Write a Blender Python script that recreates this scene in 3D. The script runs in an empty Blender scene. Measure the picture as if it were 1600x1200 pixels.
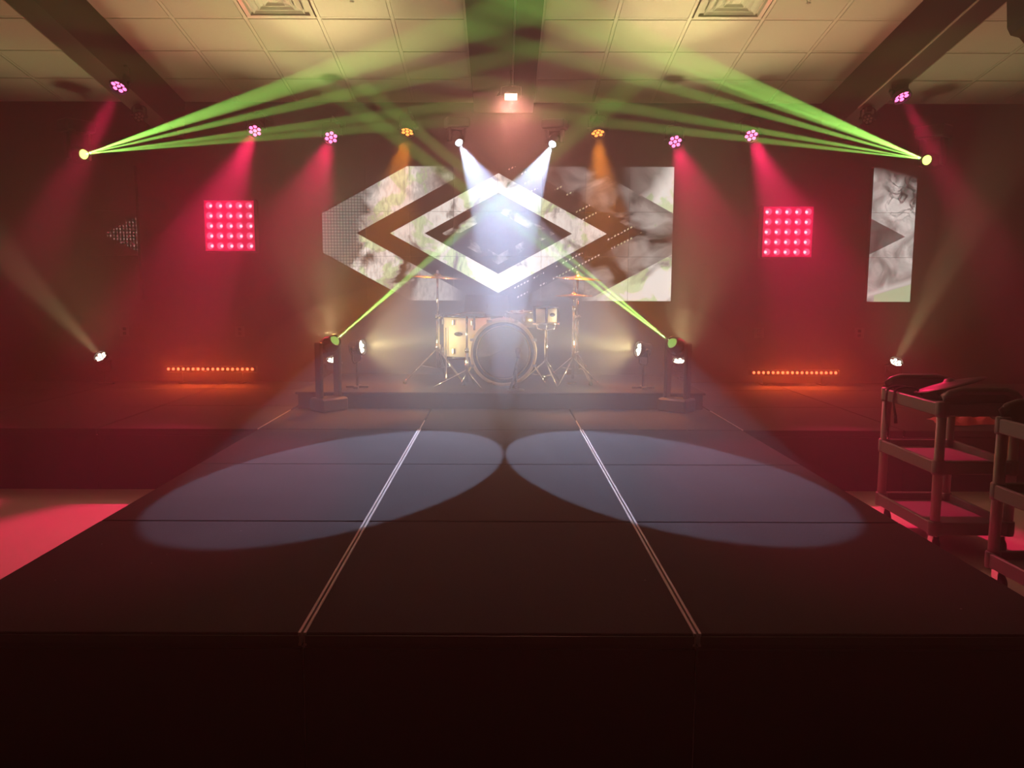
import bpy, math, random
from mathutils import Vector, Matrix, Quaternion
random.seed(7)
PI = math.pi
scene = bpy.context.scene
COL = scene.collection

# ------------------------------------------------------------------ camera
F_PX, PPX, CAM_Z = 1275.0, 782.0, 1.527
PITCH = math.atan(150.0 / F_PX)
cam_data = bpy.data.cameras.new('camera')
cam = bpy.data.objects.new('camera', cam_data)
COL.objects.link(cam)
cam_data.sensor_width = 36.0
cam_data.lens = 36.0 * F_PX / 1600.0
cam_data.shift_x = (800.0 - PPX) / 1600.0
cam_data.clip_start = 0.02
cam.matrix_world = (Matrix.Translation((0, 0, CAM_Z)) @ Matrix.Rotation(PI / 2 - PITCH, 4, 'X')
                    @ Matrix.Rotation(math.radians(0.17), 4, 'Z'))
scene.camera = cam

# ------------------------------------------------------------------ colour management, world
scene.view_settings.view_transform = 'Standard'
scene.view_settings.look = 'None'
scene.view_settings.gamma = 1.0
scene.view_settings.use_curve_mapping = False
scene.view_settings.exposure = 0.0
world = bpy.data.worlds.new('world')
scene.world = world
world.use_nodes = True
world.node_tree.nodes['Background'].inputs[0].default_value = (0.02, 0.015, 0.012, 1)
world.node_tree.nodes['Background'].inputs[1].default_value = 0.0
try:
    scene.cycles.use_denoising = True
    scene.cycles.max_bounces = 5
    scene.cycles.diffuse_bounces = 3
    scene.cycles.glossy_bounces = 3
    scene.cycles.transparent_max_bounces = 12
    scene.cycles.volume_bounces = 0
    scene.cycles.sample_clamp_indirect = 4.0
except Exception:
    pass

# light table: every lamp power in one place (W)
HAZE_DENSITY, HAZE_G, FOG_DENSITY = 0.042, 0.5, 0.04
P_WHITE, P_MAGENTA, P_MAGSIDE, P_ORANGE = 2750, 740, 1300, 1100
P_GREEN, P_GREEN_LOW, P_WARM, P_UP = 38000, 36000, 520, 480
P_SIDE, P_CEIL_FILL, P_MATRIX, P_BAR, P_FLOOD = 560, 350, 11.5, 22, 30
C_WHITE = (0.55, 0.68, 1.0)
C_MAGENTA = (1.0, 0.014, 0.115)
C_RED = (1.0, 0.015, 0.08)
C_ORANGE = (1.0, 0.28, 0.025)
C_GREEN = (0.38, 0.95, 0.14)
C_WARM = (1.0, 0.82, 0.37)
C_BAR = (1.0, 0.10, 0.015)
C_FLOOD = (1.0, 0.34, 0.26)

# ------------------------------------------------------------------ measured geometry
DECK = 0.467                    # height of the stage decks
S = 1.22                        # one deck panel
FRONT = 2.41                    # front edge of the runway
MAIN = FRONT + 3 * S            # front edge of the main stage
WALL = 9.2                      # back wall
CEIL_W = 3.538                  # ceiling height at the back wall
SLOPE = math.radians(9.85)      # the ceiling climbs away from the back wall
SIDE = 6.6
BACK = -2.2


def at(px, py, Y):
    """point of the place that lies on plane Y and was measured at px, py in the photograph"""
    u, v = (px - PPX) / F_PX, (600.0 - py) / F_PX
    d = Vector((u, math.cos(PITCH) + v * math.sin(PITCH), -math.sin(PITCH) + v * math.cos(PITCH)))
    return Vector((0, 0, CAM_Z)) + d * (Y / d.y)


def on_z(px, py, z):
    u, v = (px - PPX) / F_PX, (600.0 - py) / F_PX
    d = Vector((u, math.cos(PITCH) + v * math.sin(PITCH), -math.sin(PITCH) + v * math.cos(PITCH)))
    return Vector((0, 0, CAM_Z)) + d * ((z - CAM_Z) / d.z)


def ceil_z(y):
    return CEIL_W + (WALL - y) * math.tan(SLOPE)


# ------------------------------------------------------------------ materials
def new_mat(name):
    m = bpy.data.materials.new(name)
    m.use_nodes = True
    return m, m.node_tree.nodes, m.node_tree.links


def plain(name, col, rough=0.6, metal=0.0, noise=0.0, scale=30.0, bump=0.0, spec=0.5):
    m, n, l = new_mat(name)
    b = n['Principled BSDF']
    b.inputs['Base Color'].default_value = (*col, 1)
    b.inputs['Roughness'].default_value = rough
    b.inputs['Metallic'].default_value = metal
    b.inputs['Specular IOR Level'].default_value = spec
    if noise or bump:
        tc = n.new('ShaderNodeTexCoord')
        t = n.new('ShaderNodeTexNoise')
        t.inputs['Scale'].default_value = scale
        t.inputs['Detail'].default_value = 4
        l.new(tc.outputs['Object'], t.inputs['Vector'])
        if noise:
            r = n.new('ShaderNodeMapRange')
            r.inputs['To Min'].default_value = 1 - noise
            r.inputs['To Max'].default_value = 1 + noise
            l.new(t.outputs['Fac'], r.inputs['Value'])
            mx = n.new('ShaderNodeVectorMath')
            mx.operation = 'SCALE'
            mx.inputs[0].default_value = col
            l.new(r.outputs['Result'], mx.inputs['Scale'])
            l.new(mx.outputs['Vector'], b.inputs['Base Color'])
        if bump:
            bp = n.new('ShaderNodeBump')
            bp.inputs['Strength'].default_value = bump
            bp.inputs['Distance'].default_value = 0.004
            l.new(t.outputs['Fac'], bp.inputs['Height'])
            l.new(bp.outputs['Normal'], b.inputs['Normal'])
    return m


def glow(name, col, strength):
    m, n, l = new_mat(name)
    n.remove(n['Principled BSDF'])
    e = n.new('ShaderNodeEmission')
    e.inputs['Color'].default_value = (*col, 1)
    e.inputs['Strength'].default_value = strength
    l.new(e.outputs[0], n['Material Output'].inputs['Surface'])
    try:
        m.cycles.emission_sampling = 'NONE'
    except Exception:
        pass
    return m


def carpet_mat(name, col):
    """short black needle-felt carpet: fibre grain, worn patches and lint specks"""
    m, n, l = new_mat(name)
    b = n['Principled BSDF']
    b.inputs['Roughness'].default_value = 0.95
    b.inputs['Specular IOR Level'].default_value = 0.1
    tc = n.new('ShaderNodeTexCoord')
    fine = n.new('ShaderNodeTexNoise')
    fine.inputs['Scale'].default_value = 260
    fine.inputs['Detail'].default_value = 3
    wear = n.new('ShaderNodeTexNoise')
    wear.inputs['Scale'].default_value = 2.2
    wear.inputs['Detail'].default_value = 5
    geo = n.new('ShaderNodeNewGeometry')
    l.new(geo.outputs['Position'], wear.inputs['Vector'])
    l.new(geo.outputs['Position'], fine.inputs['Vector'])
    r1 = n.new('ShaderNodeMapRange')
    r1.inputs['To Min'].default_value = 0.45
    r1.inputs['To Max'].default_value = 1.55
    l.new(fine.outputs['Fac'], r1.inputs['Value'])
    r2 = n.new('ShaderNodeMapRange')
    r2.inputs['To Min'].default_value = 0.7
    r2.inputs['To Max'].default_value = 1.3
    l.new(wear.outputs['Fac'], r2.inputs['Value'])
    mu = n.new('ShaderNodeMath')
    mu.operation = 'MULTIPLY'
    l.new(r1.outputs[0], mu.inputs[0])
    l.new(r2.outputs[0], mu.inputs[1])
    sc = n.new('ShaderNodeVectorMath')
    sc.operation = 'SCALE'
    sc.inputs[0].default_value = col
    l.new(mu.outputs[0], sc.inputs['Scale'])
    vor = n.new('ShaderNodeTexVoronoi')
    vor.inputs['Scale'].default_value = 5.5
    l.new(geo.outputs['Position'], vor.inputs['Vector'])
    lt = n.new('ShaderNodeMath')
    lt.operation = 'LESS_THAN'
    lt.inputs[1].default_value = 0.018
    l.new(vor.outputs['Distance'], lt.inputs[0])
    mix = n.new('ShaderNodeMix')
    mix.data_type = 'RGBA'
    l.new(lt.outputs[0], mix.inputs[0])
    l.new(sc.outputs[0], mix.inputs[6])
    mix.inputs[7].default_value = (0.35, 0.34, 0.33, 1)
    l.new(mix.outputs[2], b.inputs['Base Color'])
    bp = n.new('ShaderNodeBump')
    bp.inputs['Strength'].default_value = 0.5
    bp.inputs['Distance'].default_value = 0.003
    l.new(fine.outputs['Fac'], bp.inputs['Height'])
    l.new(bp.outputs['Normal'], b.inputs['Normal'])
    return m


M = {}
M['carpet'] = carpet_mat('black_stage_carpet', (0.036, 0.034, 0.035))
M['skirt'] = plain('black_stage_skirt', (0.012, 0.010, 0.010), 0.9, noise=0.3, scale=8)
M['trim'] = plain('aluminium_deck_edge', (0.42, 0.38, 0.36), 0.5, 0.2, noise=0.15, scale=12)
M['wall'] = plain('black_painted_wall', (0.022, 0.018, 0.017), 0.85, noise=0.25, scale=3, bump=0.1)
M['room_wall'] = plain('dark_room_wall', (0.05, 0.04, 0.035), 0.85, noise=0.2, scale=3)
M['floor'] = plain('pale_vinyl_floor', (0.66, 0.56, 0.50), 0.45, noise=0.06, scale=2.5, bump=0.05)
M['tile'] = plain('mineral_ceiling_tile', (0.72, 0.69, 0.63), 0.9, noise=0.06, scale=90, bump=0.25)
M['grid'] = plain('white_ceiling_grid', (0.78, 0.75, 0.68), 0.45)
M['plenum'] = plain('dark_plenum', (0.05, 0.045, 0.04), 0.9, noise=0.1)
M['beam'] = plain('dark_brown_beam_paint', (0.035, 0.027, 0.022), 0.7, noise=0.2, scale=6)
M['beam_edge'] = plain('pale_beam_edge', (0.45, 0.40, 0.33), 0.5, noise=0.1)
M['black'] = plain('black_powder_coat', (0.014, 0.013, 0.013), 0.5, noise=0.2, scale=40)
M['black_gloss'] = plain('black_gloss_plastic', (0.012, 0.011, 0.012), 0.2, noise=0.1, scale=40)
M['rubber'] = plain('black_rubber', (0.012, 0.012, 0.012), 0.8, noise=0.2, scale=60)
M['chrome'] = plain('chrome', (0.85, 0.84, 0.82), 0.12, 1.0, noise=0.04, scale=20)
M['steel'] = plain('dull_steel', (0.45, 0.44, 0.42), 0.35, 0.9, noise=0.1, scale=20)
M['cream'] = plain('cream_drum_wrap', (0.86, 0.76, 0.60), 0.5, noise=0.04, scale=8)
M['hoop'] = plain('brown_wooden_hoop', (0.42, 0.30, 0.22), 0.35, noise=0.2, scale=14)
M['skin'] = plain('white_drum_skin', (0.75, 0.73, 0.70), 0.4, noise=0.03)
M['brass'] = plain('bronze_cymbal', (0.80, 0.45, 0.16), 0.22, 1.0, noise=0.12, scale=30)
M['old_brass'] = plain('dull_dark_bronze', (0.06, 0.045, 0.04), 0.5, 1.0, noise=0.15, scale=30)
M['grey'] = plain('grey_cart_plastic', (0.30, 0.27, 0.25), 0.45, noise=0.1, scale=60, bump=0.1)
M['grey_dark'] = plain('dark_grey_cart_plastic', (0.15, 0.135, 0.125), 0.5, noise=0.1, scale=60, bump=0.1)
M['cloth'] = plain('cloth_with_red_light', (0.75, 0.07, 0.08), 0.45, noise=0.1, scale=10)  # red stage light is put into the cloth's colour
M['plate'] = plain('dark_wall_plate', (0.06, 0.05, 0.05), 0.4, noise=0.1)
M['vent'] = plain('white_enamel_vent', (0.72, 0.70, 0.64), 0.25, noise=0.04)
M['bag'] = plain('black_nylon_bag', (0.015, 0.014, 0.015), 0.6, noise=0.3, scale=50, bump=0.4)
M['lens_off'] = plain('unlit_lens', (0.5, 0.5, 0.48), 0.1, 0.4, noise=0.02)
M['glow_magenta'] = glow('lit_magenta_led', (1.0, 0.14, 0.38), 4.5)
M['glow_orange'] = glow('lit_orange_led', (1.0, 0.28, 0.05), 3.4)
M['glow_white'] = glow('lit_cold_white_lens', (0.8, 0.87, 1.0), 9.0)
M['glow_warm'] = glow('lit_warm_white_led', (1.0, 0.97, 0.72), 8.0)
M['glow_green'] = glow('lit_green_lens', (0.62, 1.0, 0.16), 4.0)
M['glow_green_dim'] = glow('lit_green_lens_dim', (0.40, 0.85, 0.16), 0.7)
M['glow_flood'] = glow('lit_flood_glass', (1.0, 0.60, 0.42), 5.0)
M['glow_cup'] = glow('lit_red_reflector', (1.0, 0.11, 0.28), 1.25)
M['glow_cupside'] = glow('lit_pink_reflector', (1.0, 0.14, 0.30), 1.0)
M['glow_chip'] = glow('lit_pink_chip', (1.0, 0.75, 0.88), 1.6)
M['glow_face'] = glow('red_bloom_face', (1.0, 0.004, 0.085), 0.75)  # bloom of the LEDs painted as a glow of the face
M['glow_bar'] = glow('lit_orange_red_led', (1.0, 0.10, 0.035), 5.5)


def clear_head_mat():
    m, n, l = new_mat('clear_drum_head')
    n.remove(n['Principled BSDF'])
    tr = n.new('ShaderNodeBsdfTransparent')
    tr.inputs['Color'].default_value = (0.82, 0.82, 0.84, 1)
    gl = n.new('ShaderNodeBsdfGlossy')
    gl.inputs['Roughness'].default_value = 0.06
    gl.inputs['Color'].default_value = (0.9, 0.9, 0.9, 1)
    fr = n.new('ShaderNodeFresnel')
    fr.inputs['IOR'].default_value = 1.6
    mx = n.new('ShaderNodeMixShader')
    l.new(fr.outputs[0], mx.inputs[0])
    l.new(tr.outputs[0], mx.inputs[1])
    l.new(gl.outputs[0], mx.inputs[2])
    l.new(mx.outputs[0], n['Material Output'].inputs['Surface'])
    return m


M['clear'] = clear_head_mat()


# ------------------------------------------------------------------ mesh builder
class MB:
    def __init__(self):
        self.v, self.f, self.m, self.smooth = [], [], [], []

    def add(self, verts, faces, mat=0, smooth=False, T=None):
        o = len(self.v)
        for p in verts:
            p = Vector(p)
            self.v.append(T @ p if T is not None else p)
        for f in faces:
            self.f.append([i + o for i in f])
            self.m.append(mat)
            self.smooth.append(smooth)
        return self

    def box(self, lo, hi, mat=0, T=None, ch=0.0):
        x0, y0, z0 = lo
        x1, y1, z1 = hi
        if ch <= 0:
            vs = [(x0, y0, z0), (x1, y0, z0), (x1, y1, z0), (x0, y1, z0), (x0, y0, z1), (x1, y0, z1), (x1, y1, z1), (x0, y1, z1)]
            fs = [(0, 3, 2, 1), (4, 5, 6, 7), (0, 1, 5, 4), (1, 2, 6, 5), (2, 3, 7, 6), (3, 0, 4, 7)]
            return self.add(vs, fs, mat, False, T)
        c = ch                                                          # chamfered all round
        rings = []
        for z, k in ((z0, c), (z0 + c, 0), (z1 - c, 0), (z1, c)):
            rings.append([(x0 + c + k * 0, y0 + k, z), (x1 - c, y0 + k, z), (x1 - k, y0 + c, z), (x1 - k, y1 - c, z),
                          (x1 - c, y1 - k, z), (x0 + c, y1 - k, z), (x0 + k, y1 - c, z), (x0 + k, y0 + c, z)])
        vs = [p for r in rings for p in r]
        fs = [tuple(range(7, -1, -1)), tuple(range(24, 32))]
        for r in range(3):
            for i in range(8):
                j = (i + 1) % 8
                fs.append((r * 8 + i, r * 8 + j, r * 8 + 8 + j, r * 8 + 8 + i))
        return self.add(vs, fs, mat, False, T)

    def lathe(self, prof, n=24, mat=0, T=None, smooth=True, close=False, arc=None):
        """prof: list of (radius, z) spun about z"""
        vs, fs = [], []
        k = len(prof)
        for i in range(n):
            a = 2 * PI * i / n
            for r, z in prof:
                vs.append((r * math.cos(a), r * math.sin(a), z))
        for i in range(n):
            j = (i + 1) % n
            for q in range(k if close else k - 1):
                q2 = (q + 1) % k
                fs.append((i * k + q, j * k + q, j * k + q2, i * k + q2))
        if not close:
            if prof[0][0] > 1e-6:
                fs.append(tuple(i * k for i in range(n - 1, -1, -1)))
            if prof[-1][0] > 1e-6:
                fs.append(tuple(i * k + k - 1 for i in range(n)))
        return self.add(vs, fs, mat, smooth, T)

    def cyl(self, a, b, r, n=12, mat=0, r2=None, smooth=True):
        a, b = Vector(a), Vector(b)
        d = b - a
        q = d.to_track_quat('Z', 'Y').to_matrix().to_4x4()
        T = Matrix.Translation(a) @ q
        return self.lathe([(r, 0), (r if r2 is None else r2, d.length)], n, mat, T, smooth)

    def tube(self, pts, r, n=8, mat=0):
        pts = [Vector(p) for p in pts]
        vs, fs = [], []
        ref = Vector((0.013, 0.021, 1)).normalized()
        for i, p in enumerate(pts):
            t = (pts[min(i + 1, len(pts) - 1)] - pts[max(i - 1, 0)]).normalized()
            if abs(t.dot(ref)) > 0.98:
                side = t.cross(Vector((1, 0.02, 0))).normalized()
            else:
                side = t.cross(ref).normalized()
            up = side.cross(t)
            for k in range(n):
                a = 2 * PI * k / n
                vs.append(p + side * (r * math.cos(a)) + up * (r * math.sin(a)))
        for i in range(len(pts) - 1):
            for k in range(n):
                k2 = (k + 1) % n
                fs.append((i * n + k, i * n + k2, i * n + n + k2, i * n + n + k))
        fs.append(tuple(range(n - 1, -1, -1)))
        fs.append(tuple((len(pts) - 1) * n + k for k in range(n)))
        return self.add(vs, fs, mat, True)

    def mesh(self, name, mats):
        me = bpy.data.meshes.new(name)
        me.from_pydata([tuple(p) for p in self.v], [], self.f)
        for m in (mats if isinstance(mats, (list, tuple)) else [mats]):
            me.materials.append(m)
        me.polygons.foreach_set('material_index', self.m)
        me.polygons.foreach_set('use_smooth', self.smooth)
        me.update()
        return me

    def build(self, name, mats, parent=None, loc=None):
        return link(name, self.mesh(name, mats), parent, loc)


def link(name, data, parent=None, loc=None, mat4=None):
    o = bpy.data.objects.new(name, data)
    COL.objects.link(o)
    if parent is not None:
        o.parent = parent
    if loc is not None:
        o.location = loc
    if mat4 is not None:
        o.matrix_local = mat4
    return o


def thing(name, label, cat, loc=(0, 0, 0), rz=0.0, group=None):
    o = bpy.data.objects.new(name, None)
    COL.objects.link(o)
    o.empty_display_size = 0.1
    o.location = loc
    o.rotation_euler = (0, 0, rz)
    tag(o, label, cat, group)
    return o


def tag(o, label, cat, group=None):
    o['label'] = label
    o['category'] = cat
    if group:
        o['group'] = group
    return o


def structure(o, label=None):
    o['kind'] = 'structure'
    if label:
        o['label'] = label
    return o


def dup(root, loc=None, rz=None, label=None):
    """a copy of a thing with copies of its parts and their sub-parts"""
    r = root.copy()
    COL.objects.link(r)
    if loc is not None:
        r.location = loc
    if rz is not None:
        r.rotation_euler = (0, 0, rz)
    if label:
        r['label'] = label
    for ch in list(root.children):
        c = ch.copy()
        COL.objects.link(c)
        c.parent = r
        for g in list(ch.children):
            d = g.copy()
            COL.objects.link(d)
            d.parent = c
    return r


def lamp_spot(parent, pos, direction, power, col, angle, blend=0.3, radius=0.03):
    """the light a fixture throws; pos in the parent's space, direction in world axes (parents are not rotated)"""
    ld = bpy.data.lights.new('beam_light', 'SPOT')
    ld.energy = power
    ld.color = col
    ld.spot_size = math.radians(angle)
    ld.spot_blend = blend
    ld.shadow_soft_size = radius
    o = bpy.data.objects.new('beam_light', ld)
    COL.objects.link(o)
    o.parent = parent
    d = Vector(direction)
    o.matrix_local = Matrix.Translation(pos) @ d.to_track_quat('-Z', 'Y').to_matrix().to_4x4()
    return o


def lamp_area(parent, pos, direction, power, col, sx, sy, spread=160):
    ld = bpy.data.lights.new('wash_light', 'AREA')
    ld.shape = 'RECTANGLE'
    ld.size, ld.size_y = sx, sy
    ld.energy = power
    ld.color = col
    ld.spread = math.radians(spread)
    o = bpy.data.objects.new('wash_light', ld)
    COL.objects.link(o)
    o.parent = parent
    o.matrix_local = Matrix.Translation(pos) @ Vector(direction).to_track_quat('-Z', 'Y').to_matrix().to_4x4()
    return o


# ================================================================== THE ROOM
f = MB().box((-SIDE, BACK, -0.1), (SIDE, WALL + 0.15, 0)).build('floor', M['floor'])
structure(f)
structure(MB().box((-SIDE, WALL, 0), (SIDE, WALL + 0.15, 5.2)).build('wall_back', M['wall']))
structure(MB().box((-SIDE - 0.15, BACK, 0), (-SIDE, WALL + 0.15, 6.0)).build('wall_left', M['room_wall']))
structure(MB().box((SIDE, BACK, 0), (SIDE + 0.15, WALL + 0.15, 6.0)).build('wall_right', M['room_wall']))
structure(MB().box((-SIDE - 0.15, BACK - 0.15, 0), (SIDE + 0.15, BACK, 6.0)).build('wall_rear', M['room_wall']))

# the suspended ceiling: sloped plane; local x across, local y down the slope away from the back wall
ceil_root = bpy.data.objects.new('ceiling', None)
COL.objects.link(ceil_root)
structure(ceil_root)
ceil_root.matrix_world = Matrix.Translation((0, WALL, CEIL_W)) @ Matrix.Rotation(-SLOPE, 4, 'X') @ Matrix.Diagonal((1, 1, 1, 1))
# in this frame: s metres from the wall is local y = -s, up is local z
LEN = 11.6
MB().box((-SIDE, -LEN, 0.06), (SIDE, 0.05, 0.12)).build('ceiling_deck', M['plenum'], ceil_root)
ROW, PX = 0.61, 0.637
C0, C1 = -0.31, 0.356
cols = []
x = C0
while x > -SIDE + 0.05:
    x2 = max(x - PX, -SIDE)
    cols.append((x2, x))
    x = x2
x = C1
while x < SIDE - 0.05:
    x2 = min(x + PX, SIDE)
    cols.append((x, x2))
    x = x2
NROWS = 19
VENTS = {(round(C0 - 3 * PX, 3), 3), (round(C1 + 2 * PX, 3), 3)}
tile_cache = {}
for a, b in cols:
    wdt = round(b - a, 3)
    for r in range(NROWS):
        if r > 7 and abs(a) > 4.6:
            continue
        if (round(a, 3), r) in VENTS:
            continue
        if wdt not in tile_cache:
            hw, hr, g = wdt / 2, ROW / 2, 0.008
            mb = MB()
            # square lay-in tile with a small tegular edge
            mb.box((-hw + g, -hr + g, 0.004), (hw - g, hr - g, 0.02), 0)
            mb.add([(-hw + g + .012, -hr + g + .012, -0.006), (hw - g - .012, -hr + g + .012, -0.006), (hw - g - .012, hr - g - .012, -0.006), (-hw + g + .012, hr - g - .012, -0.006),
                    (-hw + g + .012, -hr + g + .012, 0.004), (hw - g - .012, -hr + g + .012, 0.004), (hw - g - .012, hr - g - .012, 0.004), (-hw + g + .012, hr - g - .012, 0.004)],
                   [(0, 3, 2, 1), (0, 1, 5, 4), (1, 2, 6, 5), (2, 3, 7, 6), (3, 0, 4, 7)], 0)
            tile_cache[wdt] = mb.mesh('ceiling_tile', M['tile'])
        link('ceiling_tile', tile_cache[wdt], ceil_root, ((a + b) / 2, -(r + 0.5) * ROW, random.uniform(-0.0015, 0.0015)))
mb = MB().box((-0.013, -NROWS * ROW, -0.004), (0.013, 0, 0.012)).mesh('grid_runner', M['grid'])
for xx in sorted({round(v, 4) for ab in cols for v in ab}):
    link('grid_runner', mb, ceil_root, (xx, 0, 0))
crosses = {}
for r in range(NROWS + 1):
    for lo, hi in ((-SIDE, C0), (C1, SIDE)):
        if (lo, hi) not in crosses:
            crosses[(lo, hi)] = MB().box((lo, -0.011, -0.003), (hi, 0.011, 0.012)).mesh('grid_cross', M['grid'])
        link('grid_cross', crosses[(lo, hi)], ceil_root, (0, -r * ROW, 0))

# beams under the ceiling (they follow its slope)
bm_ = MB().box((C0 + 0.014, -LEN, -0.12), (C1 - 0.014, 0.0, 0.06), ch=0.006)
cb = bm_.build('trim_1', M['beam'], None)
cb.matrix_world = ceil_root.matrix_world.copy()
structure(cb)
cd = MB().cyl((0.11, -LEN, -0.133), (0.11, -0.75, -0.133), 0.011, 8).build('conduit', M['steel'], cb)
for i, (x0, x1, lit) in enumerate(((3.49, 3.71, 3.49), (-3.67, -3.45, -3.45))):
    b2 = MB().box((x0, -LEN, -0.41), (x1, 0.0, 0.06)).build('trim_%d' % (i + 2), M['beam'], None)
    b2.matrix_world = ceil_root.matrix_world.copy()
    structure(b2)
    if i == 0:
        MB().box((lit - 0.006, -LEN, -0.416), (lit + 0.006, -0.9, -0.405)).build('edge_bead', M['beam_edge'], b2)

# wall plates
for px, lab in ((195, 'wall outlet plate near the warm floor light at the outer left'),
                (375, 'wall outlet plate above the left orange light bar'),
                (1185, 'wall outlet plate above the right orange light bar'),
                (1342, 'wall outlet plate below the narrow white screen')):
    p = at(px, 519, WALL)
    t = thing('outlet_plate', lab, 'outlet', (p.x, WALL, p.z), group='outlet plates on the black back wall')
    MB().box((-0.055, -0.008, -0.06), (0.055, 0, 0.06), ch=0.004).build('cover_plate', M['plate'], t)
    for dz in (-0.025, 0.025):
        MB().box((-0.018, -0.011, dz - 0.016), (0.018, -0.008, dz + 0.016)).build('socket', M['black_gloss'], t)

# ================================================================== STAGE
panel_cache = {}


def deck_panel(parent, x0, x1, y0, y1):
    key = (round(x1 - x0, 3), round(y1 - y0, 3))
    if key not in panel_cache:
        g = 0.005
        panel_cache[key] = MB().box((g, g, -0.05), (key[0] - g, key[1] - g, 0.0), ch=0.004).mesh('deck_panel', M['carpet'])
    link('deck_panel', panel_cache[key], parent, (x0, y0, DECK + random.uniform(-0.0012, 0.0)))


run = thing('runway_stage', 'low black carpeted runway of nine square decks reaching out from the main stage', 'stage', (0, 0, 0))
for i in range(3):
    for j in range(3):
        deck_panel(run, -1.83 + i * S, -1.83 + (i + 1) * S, FRONT + j * S, FRONT + (j + 1) * S)
for k in range(3):
    MB().box((-1.83 + k * S + 0.004, FRONT - 0.0, 0.0), (-1.83 + (k + 1) * S - 0.004, FRONT + 0.02, DECK - 0.052)).build('skirt_panel', M['skirt'], run)
for sx in (-1, 1):
    MB().box((sx * 1.82 - 0.01, FRONT + 0.02, 0.0), (sx * 1.82 + 0.01, MAIN, DECK - 0.052)).build('skirt_panel', M['skirt'], run)
for sx in (-1, 1):
    for d in (-0.008, 0.008):
        MB().box((sx * 0.61 + d - 0.0042, FRONT, DECK - 0.04), (sx * 0.61 + d + 0.0042, MAIN, DECK + 0.0025)).build('edge_trim', M['trim'], run)
for k in range(3):
    MB().box((-1.83 + k * S + 0.01, FRONT - 0.004, DECK - 0.03), (-1.83 + (k + 1) * S - 0.01, FRONT, DECK - 0.006)).build('edge_trim', M['black'], run)

main = thing('main_stage', 'wide black carpeted main stage along the back wall', 'stage', (0, 0, 0))
xs = [-SIDE + 0.01, -5.49, -4.27, -3.05, -1.83, -0.61, 0.61, 1.83, 3.05, 4.27, 5.49, SIDE - 0.01]
ys = [MAIN + 0.001, MAIN + S, MAIN + 2 * S, WALL - 0.01]
for i in range(len(xs) - 1):
    for j in range(3):
        deck_panel(main, xs[i], xs[i + 1], ys[j], ys[j + 1])
for i in range(len(xs) - 1):
    if -1.9 < xs[i] < 1.8:
        continue
    MB().box((xs[i] + 0.003, MAIN, 0.0), (xs[i + 1] - 0.003, MAIN + 0.02, DECK - 0.052)).build('skirt_panel', M['skirt'], main)
for sx in (-1, 1):
    MB().box((sx * 0.61 - 0.003, MAIN + 0.002, DECK - 0.04), (sx * 0.61 + 0.003, MAIN + S * 0.35, DECK + 0.002)).build('edge_trim', M['trim'], main)
    MB().box((sx * 1.83 - 0.003, MAIN + 0.002, DECK - 0.04), (sx * 1.83 + 0.003, MAIN + S * 0.8, DECK + 0.002)).build('edge_trim', M['trim'], main)

RISER = DECK + 0.15
ris = thing('drum_riser', 'low black riser under the drum kit', 'riser', (0, 0, DECK))
MB().box((-1.78, 7.12, 0.0), (1.78, 8.6, 0.13)).build('riser_frame', M['skirt'], ris)
MB().box((-1.80, 7.1, 0.13), (1.80, 8.62, 0.15), ch=0.004).build('riser_top', M['carpet'], ris)


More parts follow.
